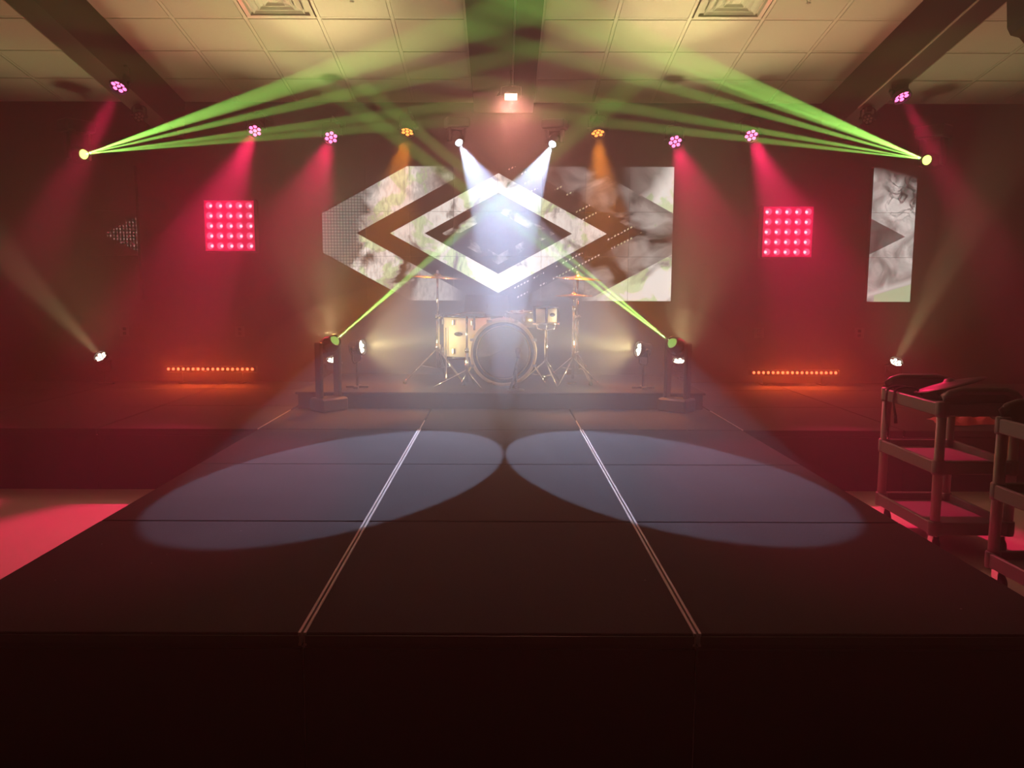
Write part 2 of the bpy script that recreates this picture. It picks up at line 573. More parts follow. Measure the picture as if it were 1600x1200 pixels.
# ================================================================== LED SCREENS
def screen_mat(kind):
    """what the video wall shows: nested diamonds over drifting clouds, drawn by the panel's own pixels (uv in diamond half-heights)"""
    m, n, l = new_mat('led_picture_' + kind)
    n.remove(n['Principled BSDF'])
    uv = n.new('ShaderNodeUVMap')
    sep = n.new('ShaderNodeSeparateXYZ')
    l.new(uv.outputs[0], sep.inputs[0])
    U, V = sep.outputs[0], sep.outputs[1]

    def val(x):
        return x

    def mth(op, a, b=None, c=None, clamp=False):
        k = n.new('ShaderNodeMath')
        k.operation = op
        k.use_clamp = clamp
        for i, q in enumerate((a, b, c)):
            if q is None:
                continue
            if isinstance(q, (int, float)):
                k.inputs[i].default_value = q
            else:
                l.new(q, k.inputs[i])
        return k.outputs[0]

    def step(a, edge):                       # 1 where a > edge
        return mth('GREATER_THAN', a, edge)

    def band(a, lo, hi):
        return mth('MULTIPLY', mth('GREATER_THAN', a, lo), mth('LESS_THAN', a, hi))

    def ramp(a, lo, hi):
        r = n.new('ShaderNodeMapRange')
        r.clamp = True
        l.new(a, r.inputs[0])
        r.inputs[1].default_value = lo
        r.inputs[2].default_value = hi
        return r.outputs[0]

    def noise(scale, detail=5, dist=0.0, off=(0, 0, 0), sx=1.0, sy=1.0):
        mp = n.new('ShaderNodeMapping')
        mp.inputs['Location'].default_value = off
        mp.inputs['Scale'].default_value = (sx, sy, 1)
        l.new(uv.outputs[0], mp.inputs[0])
        t = n.new('ShaderNodeTexNoise')
        t.inputs['Scale'].default_value = scale
        t.inputs['Detail'].default_value = detail
        t.inputs['Distortion'].default_value = dist
        l.new(mp.outputs[0], t.inputs['Vector'])
        return t.outputs['Fac']

    def mul(*a):
        r = a[0]
        for q in a[1:]:
            r = mth('MULTIPLY', r, q)
        return r

    def addn(*a):
        r = a[0]
        for q in a[1:]:
            r = mth('ADD', r, q)
        return r

    def inv(a):
        return mth('SUBTRACT', 1.0, a)

    # pixel pitch: rows and columns of dots
    px = mth('POWER', mth('ABSOLUTE', mth('SINE', mth('MULTIPLY', U, 62.0))), 0.6)
    py = mth('POWER', mth('ABSOLUTE', mth('SINE', mth('MULTIPLY', V, 62.0))), 0.6)
    dots = mth('MULTIPLY', px, py)
    clouds = noise(1.5, 6, 0.8, (3.1, 1.7, 0), 1.0, 1.6)
    if kind == 'centre':
        R = mth('ADD', mth('MULTIPLY', mth('ABSOLUTE', U), 0.544), mth('ABSOLUTE', V))
        right = ramp(U, -0.05, 0.05)
        left = inv(right)
        ring = band(R, 0.68, 1.0)
        small = band(R, 0.36, 0.52)
        chev = band(R, 1.31, 1.95)
        outer = step(R, 1.95)
        # streak lines made of single pixels, rising to the right
        diag = mth('SUBTRACT', V, mth('MULTIPLY', U, 0.52))
        streak = mth('MULTIPLY', step(mth('SINE', mth('MULTIPLY', diag, 34.0)), 0.90), step(noise(3.0, 2, 0, (9, 2, 0)), 0.5))
        dash = step(mth('SINE', mth('MULTIPLY', U, 115.0)), -0.1)
        fine = ramp(noise(14, 4, 0.3, (0, 0, 0), 1.6, 0.5), 0.22, 0.60)
        wob = mth('MULTIPLY', mth('SUBTRACT', noise(2.0, 5, 0.8, (0.2, 5, 0), 1.0, 1.0), 0.5), 1.5)
        uw = mth('ADD', U, wob)
        up_half = ramp(V, -0.02, 0.02)
        env_up = mul(ramp(uw, -2.35, -1.95), ramp(uw, -0.75, -1.45))
        env_lo = mth('ADD', mul(ramp(uw, -2.5, -2.3), ramp(uw, -1.75, -1.95)), mth('MULTIPLY', mul(ramp(uw, -1.6, -1.4), ramp(U, -0.6, -0.75)), 0.42))
        env = mth('ADD', mth('MULTIPLY', env_up, up_half), mth('MULTIPLY', env_lo, inv(up_half)))
        # left chevron: bright, broken by dark drifts, with a dotted outer edge
        lc = mul(chev, left, addn(mth('MULTIPLY', mul(env, addn(0.45, mth('MULTIPLY', fine, 0.55))), 0.95),
                                  mul(inv(ramp(U, -2.35, -2.05)), dots, 0.26), 0.03))
        lc = mth('MULTIPLY', lc, ramp(U, -0.5, -0.9))
        # ring: nearly full white, slightly mottled on the left and on the right tip
        rg = mul(ring, addn(0.55, mth('MULTIPLY', fine, 0.35), mth('MULTIPLY', ramp(mth('ABSOLUTE', U), 1.2, 0.4), 0.35)))
        rg = mul(rg, addn(0.25, mth('MULTIPLY', ramp(noise(2.4, 5, 0.6, (4, 4, 1)), 0.36, 0.46), 0.75)))
        sm = mul(small, ramp(noise(3.2, 4, 0.5, (7, 1, 0)), 0.48, 0.66), 0.75)
        rc = mul(chev, right, ramp(clouds, 0.42, 0.80), 0.62, ramp(U, 0.5, 1.6))
        oc = mul(outer, right, ramp(U, 2.05, 2.55), ramp(addn(noise(1.8, 6, 0.9, (1.0, 8.2, 0)), mth('MULTIPLY', U, 0.08)), 0.50, 0.74))
        lowr = mul(outer, right, step(mth('MULTIPLY', V, -1.0), 0.3), ramp(U, 1.35, 2.0), ramp(noise(2.2, 5, 0.5, (5, 3, 0)), 0.28, 0.5))
        upr = mul(outer, right, step(V, 0.2), ramp(addn(mth('SUBTRACT', U, mth('MULTIPLY', V, 0.7)), mth('MULTIPLY', wob, 0.25)), 1.85, 2.3), 0.95)
        oc = mth('MAXIMUM', mth('MAXIMUM', mth('MULTIPLY', oc, 0.25), lowr), upr)
        st = mul(band(R, 1.0, 1.38), right, streak, dash, 0.7)
        lum = mth('MAXIMUM', mth('MAXIMUM', lc, rg), mth('MAXIMUM', mth('MAXIMUM', sm, rc), mth('MAXIMUM', oc, st)))
        glow_c = ramp(mth('ADD', mth('ABSOLUTE', U), mth('ABSOLUTE', V)), 0.9, 0.0)
        green = mul(step(lum, 0.50), ramp(noise(1.9, 5, 0.7, (2.4, 0.6, 0.3)), 0.50, 0.54))
        base = 0.006
    elif kind == 'narrow':
        # uv: u 0..1 across, v 0..3 up
        c1 = ramp(noise(1.7, 6, 1.2, (0.3, 0.2, 0), 1.0, 0.8), 0.30, 0.72)
        tri = mul(step(mth('SUBTRACT', 0.80, mth('ADD', U, mth('MULTIPLY', mth('ABSOLUTE', mth('SUBTRACT', V, 1.47)), 2.0))), 0.0), 1.0)
        crack = mul(inv(ramp(mth('ABSOLUTE', mth('SUBTRACT', noise(2.2, 6, 1.6, (0.1, 0.55, 0)), 0.5)), 0.0, 0.05)), ramp(V, 1.7, 2.1), ramp(U, 0.2, 0.5))
        lum = mul(addn(0.10, mth('MULTIPLY', c1, 0.85)), inv(mth('MULTIPLY', tri, 0.80)), inv(mth('MULTIPLY', crack, 0.9)))
        topdark = ramp(addn(V, mth('MULTIPLY', U, 0.25)), 3.05, 2.72)
        lum = mth('MULTIPLY', lum, topdark)
        lowedge = mth('ADD', 0.10, mth('MULTIPLY', U, 0.30))
        gpatch = mul(step(mth('SUBTRACT', lowedge, V), 0.0), step(U, 0.16))
        lum = mth('MAXIMUM', lum, mth('MULTIPLY', gpatch, 0.68))
        lum = mth('MAXIMUM', lum, mul(ramp(mth('ABSOLUTE', mth('SUBTRACT', V, mth('ADD', lowedge, 0.05))), 0.22, 0.0), 0.7))
        green = gpatch
        base = 0.004
    else:
        # the almost black screen with one dim dotted triangle
        t2 = mth('SUBTRACT', mth('SUBTRACT', U, 0.24), mth('MULTIPLY', mth('ABSOLUTE', mth('SUBTRACT', V, 1.47)), 1.9))
        px2 = step(mth('SINE', mth('MULTIPLY', U, 84.0)), 0.2)
        py2 = step(mth('SINE', mth('MULTIPLY', V, 84.0)), -0.2)
        lum = mul(step(t2, 0.0), px2, py2, ramp(noise(9, 4, 0, (0, 0, 0)), 0.35, 0.65), 0.36)
        green = mth('MULTIPLY', lum, 0.0)
        base = 0.0005
    mix = n.new('ShaderNodeMix')
    mix.data_type = 'RGBA'
    l.new(green, mix.inputs[0])
    mix.inputs[6].default_value = (1.0, 0.93, 0.86, 1) if kind != 'dark' else (1.0, 0.72, 0.62, 1)
    mix.inputs[7].default_value = (0.72, 0.84, 0.52, 1)
    e = n.new('ShaderNodeEmission')
    l.new(mix.outputs[2], e.inputs['Color'])
    l.new(mth('ADD', mth('MULTIPLY', lum, 1.05), base), e.inputs['Strength'])
    gls = n.new('ShaderNodeBsdfPrincipled')
    gls.inputs['Base Color'].default_value = (0.012, 0.012, 0.013, 1)
    gls.inputs['Roughness'].default_value = 0.6
    ad = n.new('ShaderNodeAddShader')
    l.new(e.outputs[0], ad.inputs[0])
    l.new(gls.outputs[0], ad.inputs[1])
    l.new(ad.outputs[0], n['Material Output'].inputs['Surface'])
    try:
        m.cycles.emission_sampling = 'FRONT' if kind == 'centre' else 'NONE'
    except Exception:
        pass
    return m


MW, MH, SY = 0.476, 0.48, 9.0
ZB = CAM_Z - 0.139                     # lower edge of all screens


def led_module(parent, x0, z0, mat, uvf):
    mb = MB()
    g = 0.0012
    mb.box((x0 + g, SY, z0 + g), (x0 + MW - g, SY + 0.07, z0 + MH - g), 0)
    e = 0.0006
    mb.add([(x0 + g, SY - e, z0 + g), (x0 + MW - g, SY - e, z0 + g), (x0 + MW - g, SY - e, z0 + MH - g), (x0 + g, SY - e, z0 + MH - g)], [(0, 1, 2, 3)], 1)
    me = mb.mesh('led_module', [M['black'], mat])
    lay = me.uv_layers.new(name='UVMap')
    for loop in me.loops:
        p = me.vertices[loop.vertex_index].co
        lay.data[loop.index].uv = uvf(p.x, p.z)
    return link('led_module', me, parent)


def hang_frame(parent, x0, x1):
    for xx in (x0 + 0.15, x1 - 0.15):
        MB().box((xx - 0.02, SY + 0.07, ZB + 0.1), (xx + 0.02, WALL - 0.003, ZB + 0.14)).build('wall_bracket', M['black'], parent)
        MB().box((xx - 0.02, SY + 0.07, ZB + 1.3), (xx + 0.02, WALL - 0.003, ZB + 1.34)).build('wall_bracket', M['black'], parent)


mc = screen_mat('centre')
wall_screen = thing('video_wall', 'wide central video wall showing nested white diamonds behind the drum kit', 'screen', (0, 0, 0))
X0 = -0.038 - 4 * MW
hh = 92 * 8.88 / F_PX
for i in range(8):
    for j in range(3):
        led_module(wall_screen, X0 + i * MW, ZB + j * MH, mc, lambda x, z: ((x + 0.028) / hh, (z - (CAM_Z + 0.588)) / hh))
hang_frame(wall_screen, X0, X0 + 8 * MW)
mn = screen_mat('narrow')
ns = thing('video_panel', 'narrow upright video panel showing bright marbled clouds and a dark triangle', 'screen', (0, 0, 0))
for j in range(3):
    led_module(ns, 4.015, ZB + j * MH, mn, lambda x, z: ((x - 4.015) / MW, (z - ZB) / MH))
hang_frame(ns, 3.95, 4.6)
md = screen_mat('dark')
ds = thing('video_panel', 'narrow upright video panel, black but for a faint dotted triangle', 'screen', (0, 0, 0))
for j in range(3):
    led_module(ds, -4.43, ZB + j * MH, md, lambda x, z: ((x + 4.43) / MW, (z - ZB) / MH))
hang_frame(ds, -4.5, -3.9)


# ================================================================== LIGHT FIXTURES
def aim_matrix(pos, d):
    return Matrix.Translation(pos) @ Vector(d).to_track_quat('Z', 'Y').to_matrix().to_4x4()


lens_mesh = {}


def get_lens(key, r):
    if (key, r) not in lens_mesh:
        lens_mesh[(key, r)] = MB().lathe([(0.0, r * 0.45), (r * 0.55, r * 0.36), (r * 0.9, r * 0.12), (r, 0.0), (r * 0.9, -0.004)][::-1], 12).mesh('led_lens', M[key])
    return lens_mesh[(key, r)]


def can_mesh(R, L):
    mb = MB()
    # a finned LED can: rear dome, ribbed body, front bezel; front opening at z = 0
    prof = [(0.0, -L), (R * 0.55, -L), (R * 0.8, -L * 0.93)]
    k = 5
    for i in range(k):
        z = -L * 0.88 + i * L * 0.12
        prof += [(R * 0.88, z), (R * 0.88, z + L * 0.05), (R * 0.74, z + L * 0.06), (R * 0.74, z + L * 0.11)]
    prof += [(R * 0.95, -L * 0.22), (R, -L * 0.18), (R, 0.012), (R * 0.9, 0.012), (R * 0.88, -0.012), (0.0, -0.012)]
    mb.lathe(prof, 20, 0, None, False)
    return mb


def par_light(loc, d, label, key, power, col, angle, hang=None, R=0.08, blend=0.6, group=None, stand=None, wall=False):
    """round can of seven LEDs. loc: centre of the lens face, d: aim. hang: z it hangs from; stand: z of the surface it stands on"""
    loc, d = Vector(loc), Vector(d).normalized()
    L = R * 1.5
    base = Vector((loc.x, loc.y, stand)) if stand is not None else Vector(loc)
    t = thing('par_light', label, 'stage light', base, group=group)
    rel = loc - base
    A = aim_matrix(rel, d)
    o = can_mesh(R, L).build('can', M['black'], t)
    o.matrix_local = A
    pts = [(0, 0)] + [(0.58 * R * math.cos(2 * PI * i / 6 + 0.3), 0.58 * R * math.sin(2 * PI * i / 6 + 0.3)) for i in range(6)]
    for a, b in pts:
        link('led_lens', get_lens(key, round(R * 0.235, 4)), o, None, Matrix.Translation((a, b, -0.008)))
    # yoke: a U of flat bar about the can's middle, ending at the clamp or the floor stand
    mid = rel - d * (L * 0.45)
    side = d.cross(Vector((0, 0, 1)))
    side = side.normalized() if side.length > 0.05 else Vector((1, 0, 0))
    sgn = -1 if stand is not None else 1
    W = R * 1.16
    up = Vector((0, 0, sgn))
    arm = R * 1.75
    y = MB()
    pa, pb = mid + side * W, mid - side * W
    y.tube([pa, pa + up * arm * 0.8, pa + up * arm - side * W * 0.25, pb + up * arm + side * W * 0.25, pb + up * arm * 0.8, pb], 0.008, 6)
    y.cyl(mid + side * (W + 0.015), mid + side * (R * 0.8), 0.016, 10)
    y.cyl(mid - side * (W + 0.015), mid - side * (R * 0.8), 0.016, 10)
    y.build('yoke', M['black'], t)
    top = mid + up * arm
    if hang is not None:
        c = MB()
        c.cyl(top, Vector((top.x, top.y, hang - base.z)), 0.012, 8)
        c.box((top.x - 0.025, top.y - 0.03, hang - base.z - 0.05), (top.x + 0.025, top.y + 0.03, hang - base.z))
        c.build('clamp', M['black'], t)
    if wall:                                          # bracket back to the wall
        c = MB()
        c.cyl(top, top + Vector((0, 0, 0.05)), 0.012, 8)
        c.box((top.x - 0.012, top.y - 0.02, top.z + 0.04), (top.x + 0.012, WALL - base.y, top.z + 0.064))
        c.box((top.x - 0.04, WALL - base.y - 0.01, top.z + 0.0), (top.x + 0.04, WALL - base.y, top.z + 0.11))
        c.build('wall_arm', M['black'], t)
    if stand is not None:
        c = MB()
        c.cyl(top, (top.x, top.y, 0.02), 0.012, 8)
        c.box((top.x - 0.10, top.y - 0.02, 0), (top.x + 0.10, top.y + 0.02, 0.02))
        c.box((top.x - 0.02, top.y - 0.10, 0), (top.x + 0.02, top.y + 0.10, 0.02))
        c.build('floor_stand', M['black'], t)
    if power:
        lamp_spot(t, rel + d * 0.035, d, power, col, angle, blend, R * 0.6)
    return t


def moving_head(loc, d, label, key, base_z, hanging, size=1.0, group=None, wall_y=None):
    """moving head: base box, two yoke arms, round head with lens. loc = lens centre"""
    loc, d = Vector(loc), Vector(d).normalized()
    HR, HL = 0.10 * size, 0.30 * size
    piv = loc - d * (HL * 0.55)
    sg = 1 if hanging else -1
    base = Vector((piv.x, piv.y, base_z))
    t = thing('moving_head', label, 'stage light', base, group=group)
    hd = MB()
    hd.lathe([(0.0, -HL), (HR * 0.6, -HL * 0.98), (HR * 1.02, -HL * 0.82), (HR * 1.15, -HL * 0.5), (HR * 1.05, -HL * 0.25), (HR * 0.82, -0.02), (HR * 0.78, 0.012), (HR * 0.66, 0.012), (HR * 0.62, -0.02), (0, -0.02)], 20)
    h = hd.build('head', M['black_gloss'], t)
    h.matrix_local = aim_matrix(loc - base, d)
    ln = MB().lathe([(HR * 0.62, -0.012), (HR * 0.55, 0.004), (HR * 0.3, 0.014), (0, 0.018)], 20).build('lens', M[key], h)
    side = d.cross(Vector((0, 0, 1))).normalized()
    m_ = piv - base
    bt = -sg * 0.16 * size                                         # inner face of the base box
    for s_ in (-1, 1):
        a = m_ + side * (s_ * HR * 1.32)
        y = MB()
        up = Vector((0, 0, 1))
        fwd = side.cross(up)
        T = Matrix((side.to_4d(), fwd.to_4d(), up.to_4d(), (0, 0, 0, 1))).transposed()
        T = Matrix.Translation((a.x, a.y, 0)) @ Matrix(((side.x, fwd.x, 0, 0), (side.y, fwd.y, 0, 0), (0, 0, 1, 0), (0, 0, 0, 1)))
        z0, z1 = sorted((bt, m_.z - sg * 0.06 * size))
        y.box((-0.024 * size, -0.06 * size, z0), (0.024 * size, 0.06 * size, z1), 0, T, ch=0.012 * size)
        y.build('yoke_arm', M['black'], t)
    b = MB()
    T = Matrix(((side.x, side.cross(Vector((0, 0, 1))).x, 0, 0), (side.y, side.cross(Vector((0, 0, 1))).y, 0, 0), (0, 0, 1, 0), (0, 0, 0, 1)))
    z0, z1 = sorted((0, bt))
    b.box((-0.19 * size, -0.14 * size, z0), (0.19 * size, 0.14 * size, z1), 0, T, ch=0.02 * size)
    bo = b.build('base', M['black'], t)
    p = MB().box((-0.06 * size, 0.141 * size, min(0, bt) + 0.05 * size), (0.06 * size, 0.146 * size, min(0, bt) + 0.1 * size), 0, T).build('display', M['lens_off'], bo)
    if wall_y is not None:
        MB().box((-0.03, 0.1, -0.01), (0.03, wall_y - base.y, 0.03)).build('wall_arm', M['black'], t)
    return t, loc - base


YF = 8.6                                             # line of the overhead lights


def lit_from(px, py, Y, tx, ty, tz=None, tY=None):
    a = at(px, py, Y)
    b = on_z(tx, ty, tz) if tz is not None else at(tx, ty, tY)
    return a, (b - a)


GP = 'row of lights hung above the video wall'
for (px, py, tx, ty, tz, lab) in (
        (397, 206, 110, 850, 0.0, 'magenta seven-LED can light at the outer left end of the overhead row'),
        (516, 216, 330, 745, DECK, 'magenta can light hung above the upper left end of the video wall'),
        (1054, 221, 1235, 745, DECK, 'magenta can light hung above the right edge of the video wall'),
        (1173, 211, 1440, 850, 0.0, 'magenta seven-LED can light at the outer right end of the overhead row')):
    a, d = lit_from(px, py, YF, tx, ty, tz)
    par_light(a, d, lab, 'glow_magenta', P_MAGENTA * (2.0 if tz == 0.0 else 1.0), C_MAGENTA, 22, wall=True, group=GP)
for (px, py, tx, ty, lab) in ((635, 207, 560, 640, 'orange can light hung left of the two white spots'),
                              (933, 208, 965, 640, 'orange can light hung right of the two white spots')):
    a, d = lit_from(px, py, YF, tx, ty, DECK)
    par_light(a, d, lab, 'glow_orange', P_ORANGE, C_ORANGE, 33, wall=True, group=GP)
for (px, py, tx, ty, tz, lab) in ((716, 223, 0.264, -0.7895, -0.5535, 'white spot moving head hung left of centre, crossing its beam to the right'),
                              (862, 225, -0.272, -0.790, -0.5475, 'white spot moving head hung right of centre, crossing its beam to the left')):
    a = at(px, py, YF)
    d = Vector((tx, ty, tz))
    t, r = moving_head(a, d, lab, 'glow_white', a.z + 0.26, True, 0.62, group=GP, wall_y=WALL)
    lamp_spot(t, r + d.normalized() * 0.04, d, P_WHITE, C_WHITE, 18.8, 0.06, 0.012)
# pair on the side beams
for (px, py, tx, ty, lab) in ((184, 138, 10, 480, 'magenta can light hanging from the sloping beam high on the left'),
                              (1408, 150, 1640, 560, 'magenta can light hanging from the sloping beam high on the right')):
    a = at(px, py, 7.72)
    b = at(tx, ty, 6.3)
    zb = ceil_z(7.8) - 0.41 / math.cos(SLOPE)
    par_light(a, b - a, lab, 'glow_magenta', P_MAGSIDE, C_MAGENTA, 17, hang=zb + 0.012, R=0.085)
for (px, py, Y, d, lab) in ((1355, 163, 8.2, (-0.3, -0.9, -0.4), 'small unlit can light under the right sloping beam near the wall'),
                            (216, 163, 8.2, (0.3, -0.9, -0.4), 'small unlit can light under the left sloping beam near the wall')):
    a = at(px, py + 22, Y)
    par_light(a, d, lab, 'lens_off', 0, None, 0, hang=ceil_z(a.y + 0.06) - 0.41 / math.cos(SLOPE) + 0.01, R=0.055)

# green beams from the moving heads at both ends
for (px, py, ends, lab) in (
        (130, 243, ((735, 38, 4.8), (735, 102, 5.3), (735, 164, 5.8), (735, 187, 6.1)), 'green beam moving head on the wall above the dark video panel'),
        (1447, 248, ((880, 12, 4.8), (880, 43, 5.0), (880, 90, 5.4), (880, 152, 5.8), (880, 184, 6.1)), 'green beam moving head on the wall above the bright narrow video panel')):
    a = at(px, py, 8.75)
    dirs = [(at(x, y, Y) - a).normalized() for x, y, Y in ends]
    mean = sum(dirs, Vector()).normalized()
    t, r = moving_head(a, mean, lab, 'glow_green', a.z + 0.36, True, 0.8, wall_y=WALL)
    for k, dd in enumerate(dirs):
        lamp_spot(t, r + mean * 0.04, dd, P_GREEN, C_GREEN, 2.1 if k == 0 else 1.25, 0.3, 0.003)
for (px, py, ends, lab) in ((523, 533, ((664, 408, 6.2), (690, 392, 6.0)), 'moving head on the stage floor left of the drums, throwing a thin green beam'),
                            (1050, 535, ((962, 470, 6.2), (905, 415, 6.0)), 'moving head on the stage floor right of the drums, throwing a thin green beam')):
    a = at(px, py, 6.95)
    dirs = [(at(x, y, Y) - a).normalized() for x, y, Y in ends]
    t, r = moving_head(a, dirs[0] + dirs[1], lab, 'glow_green_dim', DECK, False, 0.72)
    for dd in dirs:
        lamp_spot(t, r + dirs[0] * 0.02, dd, P_GREEN_LOW, C_GREEN, 1.4, 0.35, 0.003)

# warm floor cans
FG = 'warm white can lights on the stage floor'
for (px, py, Y, tx, ty, tY, pw, an, lab) in (
        (157, 559, 8.85, -60, 330, 7.2, P_WARM, 14, 'warm white can light on the stage floor at the outer left, tilted outwards'),
        (1400, 564, 8.85, 1560, 250, 7.2, P_WARM, 14, 'warm white can light on the stage floor behind the first cart'),
        (565, 543, 7.4, 775, 515, 7.04, P_SIDE, 22, 'warm white can light beside the left moving head, shining across the drums'),
        (998, 545, 7.4, 790, 515, 7.04, P_SIDE, 22, 'warm white can light beside the right moving head, shining across the drums'),
        (520, 563, 8.8, 490, 45, 7.2, P_UP, 26, 'warm white can light behind the left floor moving head, shining up the wall'),
        (1061, 563, 8.8, 1075, 40, 7.2, P_UP, 26, 'warm white can light behind the right floor moving head, shining up the wall')):
    a = at(px, py, Y)
    b = at(tx, ty, tY)
    t = par_light(a, b - a, lab, 'glow_warm', pw, C_WARM, an, stand=RISER if pw == P_SIDE else DECK, R=0.075, group=FG, blend=1.0 if pw == P_UP else 0.6)
    if pw == P_SIDE:                                  # added wide fill lamp to brighten the drums
        lamp_spot(t, a - Vector((a.x, a.y, RISER)) + (b - a).normalized() * 0.035, b - a, P_SIDE * 0.11, C_WARM, 125, 0.6, 0.06)
    if pw in (P_UP, P_WARM):                          # added fill lamp aimed up at the ceiling, not along the can
        dn = Vector((0, -0.52, 1)).normalized()
        lamp_spot(t, a - Vector((a.x, a.y, DECK)) + dn * 0.035, dn, P_CEIL_FILL if pw == P_UP else P_CEIL_FILL * 0.3, C_WARM, 60 if pw == P_UP else 78, 1.0, 0.15 if pw == P_UP else 0.4)

# flood on the centre beam
a = at(797, 149, 8.15)
fl = thing('flood_light', 'small glowing red-white flood light under the dark centre beam', 'stage light', a)
T = Matrix.Rotation(math.radians(50), 4, 'X') @ Matrix.Scale(0.8, 4)
mb = MB()
mb.add([(-0.055, 0.03, -0.035), (0.055, 0.03, -0.035), (0.055, 0.03, 0.035), (-0.055, 0.03, 0.035), (-0.08, -0.03, -0.05), (0.08, -0.03, -0.05), (0.08, -0.03, 0.05), (-0.08, -0.03, 0.05)],
       [(0, 1, 2, 3), (0, 4, 5, 1), (1, 5, 6, 2), (2, 6, 7, 3), (3, 7, 4, 0)], 0, False, T)
mb.build('housing', M['black'], fl)
MB().box((-0.074, -0.026, -0.045), (0.074, -0.022, 0.045), 0, T).build('flood_glass', M['glow_flood'], fl)
mb = MB()
zt = ceil_z(8.15) - 0.12 / math.cos(SLOPE) - a.z
mb.tube([(-0.095, 0, 0), (-0.095, 0, 0.08), (0, 0, 0.10), (0.095, 0, 0.08), (0.095, 0, 0)], 0.007, 6)
mb.cyl((0, 0, 0.10), (0, 0, zt + 0.01), 0.01, 8)
mb.tube([(-0.095, 0, 0), (-0.15, -0.02, -0.02), (-0.12, -0.02, 0.03)], 0.005, 6)
mb.build('yoke', M['steel'], fl)
lamp_area(fl, (0, -0.05, -0.045), (0, -0.62, -0.78), P_FLOOD, C_FLOOD, 0.14, 0.08, 110)

# 5 x 5 matrix blinders
PITCHM = 15.3 * 9.0 / F_PX
cell_me = None


def matrix_light(px, py, label):
    global cell_me
    c = at(px, py, 9.02)
    t = thing('matrix_light', label, 'stage light', (c.x, 9.02, c.z), group='square red LED matrix lights on the back wall')
    H = 2.5 * PITCHM + 0.012
    mb = MB().box((-H, 0.062, -H), (H, 0.13, H), ch=0.008)
    for s0 in (-1, 1):
        mb.box((s0 * H - 0.006, -0.004, -H), (s0 * H + 0.006, 0.07, H))
        mb.box((-H, -0.004, s0 * H - 0.006), (H, 0.07, s0 * H + 0.006))
    mb.build('housing', M['black'], t)
    # front face with round openings, lens bloom added as its glow, one cell per LED
    if cell_me is None:
        h, r, n = PITCHM / 2, 0.037, 24
        q = MB()
        outer, inner = [], []
        for i in range(n):
            a = 2 * PI * i / n
            cx, cz = math.cos(a), math.sin(a)
            k = h / max(abs(cx), abs(cz))
            outer.append((cx * k, 0, cz * k))
            inner.append((cx * r, 0, cz * r))
        q.add(outer + inner, [(i, (i + 1) % n, n + (i + 1) % n, n + i) for i in range(n)], 0)
        back = [(math.cos(2 * PI * i / n) * 0.031, 0.058, math.sin(2 * PI * i / n) * 0.031) for i in range(n)]
        chip = [(math.cos(2 * PI * i / n) * 0.016, 0.052, math.sin(2 * PI * i / n) * 0.016) for i in range(n)]
        q.add(inner + back, [(i, (i + 1) % n, n + (i + 1) % n, n + i) for i in range(n)], 1, True)
        q.add(back, [tuple(range(n))], 1)
        q.add(chip, [tuple(range(n))], 2)
        cell_me = q.mesh('led_cell', [M['glow_face'], M['glow_cupside'], M['glow_chip']])
    for i in range(5):
        for j in range(5):
            link('led_cell', cell_me, t, ((i - 2) * PITCHM, 0, (j - 2) * PITCHM))
    MB().box((-0.2, 0.13, -0.03), (0.2, WALL - 9.02, 0.03)).build('wall_bracket', M['black'], t)
    lamp_area(t, (0, -0.012, 0), (0, -1, 0), P_MATRIX, C_RED, 0.54, 0.54, 130)
    return t


matrix_light(358, 354, 'square red LED matrix light on the wall left of the video wall')
matrix_light(1230, 361, 'square red LED matrix light on the wall right of the video wall')


# LED bars
def led_bar(x0, x1, py, label):
    a, b = at(x0, py, 8.95), at(x1, py, 8.95)
    t = thing('light_bar', label, 'stage light', ((a.x + b.x) / 2, 8.95, DECK), group='orange LED bars on the stage floor')
    W = (b.x - a.x)
    z = a.z - DECK
    T = Matrix.Translation((0, 0, z)) @ Matrix.Rotation(math.radians(-8), 4, 'X')
    MB().box((-W / 2 - 0.04, 0.002, -0.035), (W / 2 + 0.04, 0.085, 0.035), 0, T, ch=0.008).build('housing', M['black'], t)
    for s0 in (-1, 1):
        mb = MB()
        mb.box((s0 * W * 0.36 - 0.025, 0.0, 0), (s0 * W * 0.36 + 0.025, 0.16, 0.012))
        mb.box((s0 * W * 0.36 - 0.008, 0.03, 0.012), (s0 * W * 0.36 + 0.008, 0.06, z - 0.03))
        mb.build('foot', M['black'], t)
    for i in range(18):
        link('led_lens', get_lens('glow_bar', 0.015), t, None, T @ Matrix.Translation((-W / 2 + W * i / 17, 0.002, 0)) @ Matrix.Rotation(PI / 2, 4, 'X'))
    lamp_area(t, (0, -0.03, z), (0, -0.9, -0.15), P_BAR, C_BAR, W, 0.05, 175)
    return t


led_bar(263, 394, 578, 'orange LED bar on the stage floor at the left')
led_bar(1178, 1306, 581, 'orange LED bar on the stage floor at the right')


# ================================================================== DRUM KIT
def ring_prof(r0, r1, z0, z1):
    return [(r0, z0), (r1, z0), (r1, z1), (r0, z1)]


def lugs(parent, R, zc, hgt, n, T=None, mat='chrome', off=0.2):
    for i in range(n):
        a = 2 * PI * i / n + off
        mb = MB().box((R - 0.002, -0.011, zc - hgt / 2), (R + 0.018, 0.011, zc + hgt / 2), ch=0.004)
        o = mb.build('lug', M[mat], parent)
        o.matrix_local = (T if T is not None else Matrix()) @ Matrix.Rotation(a, 4, 'Z')


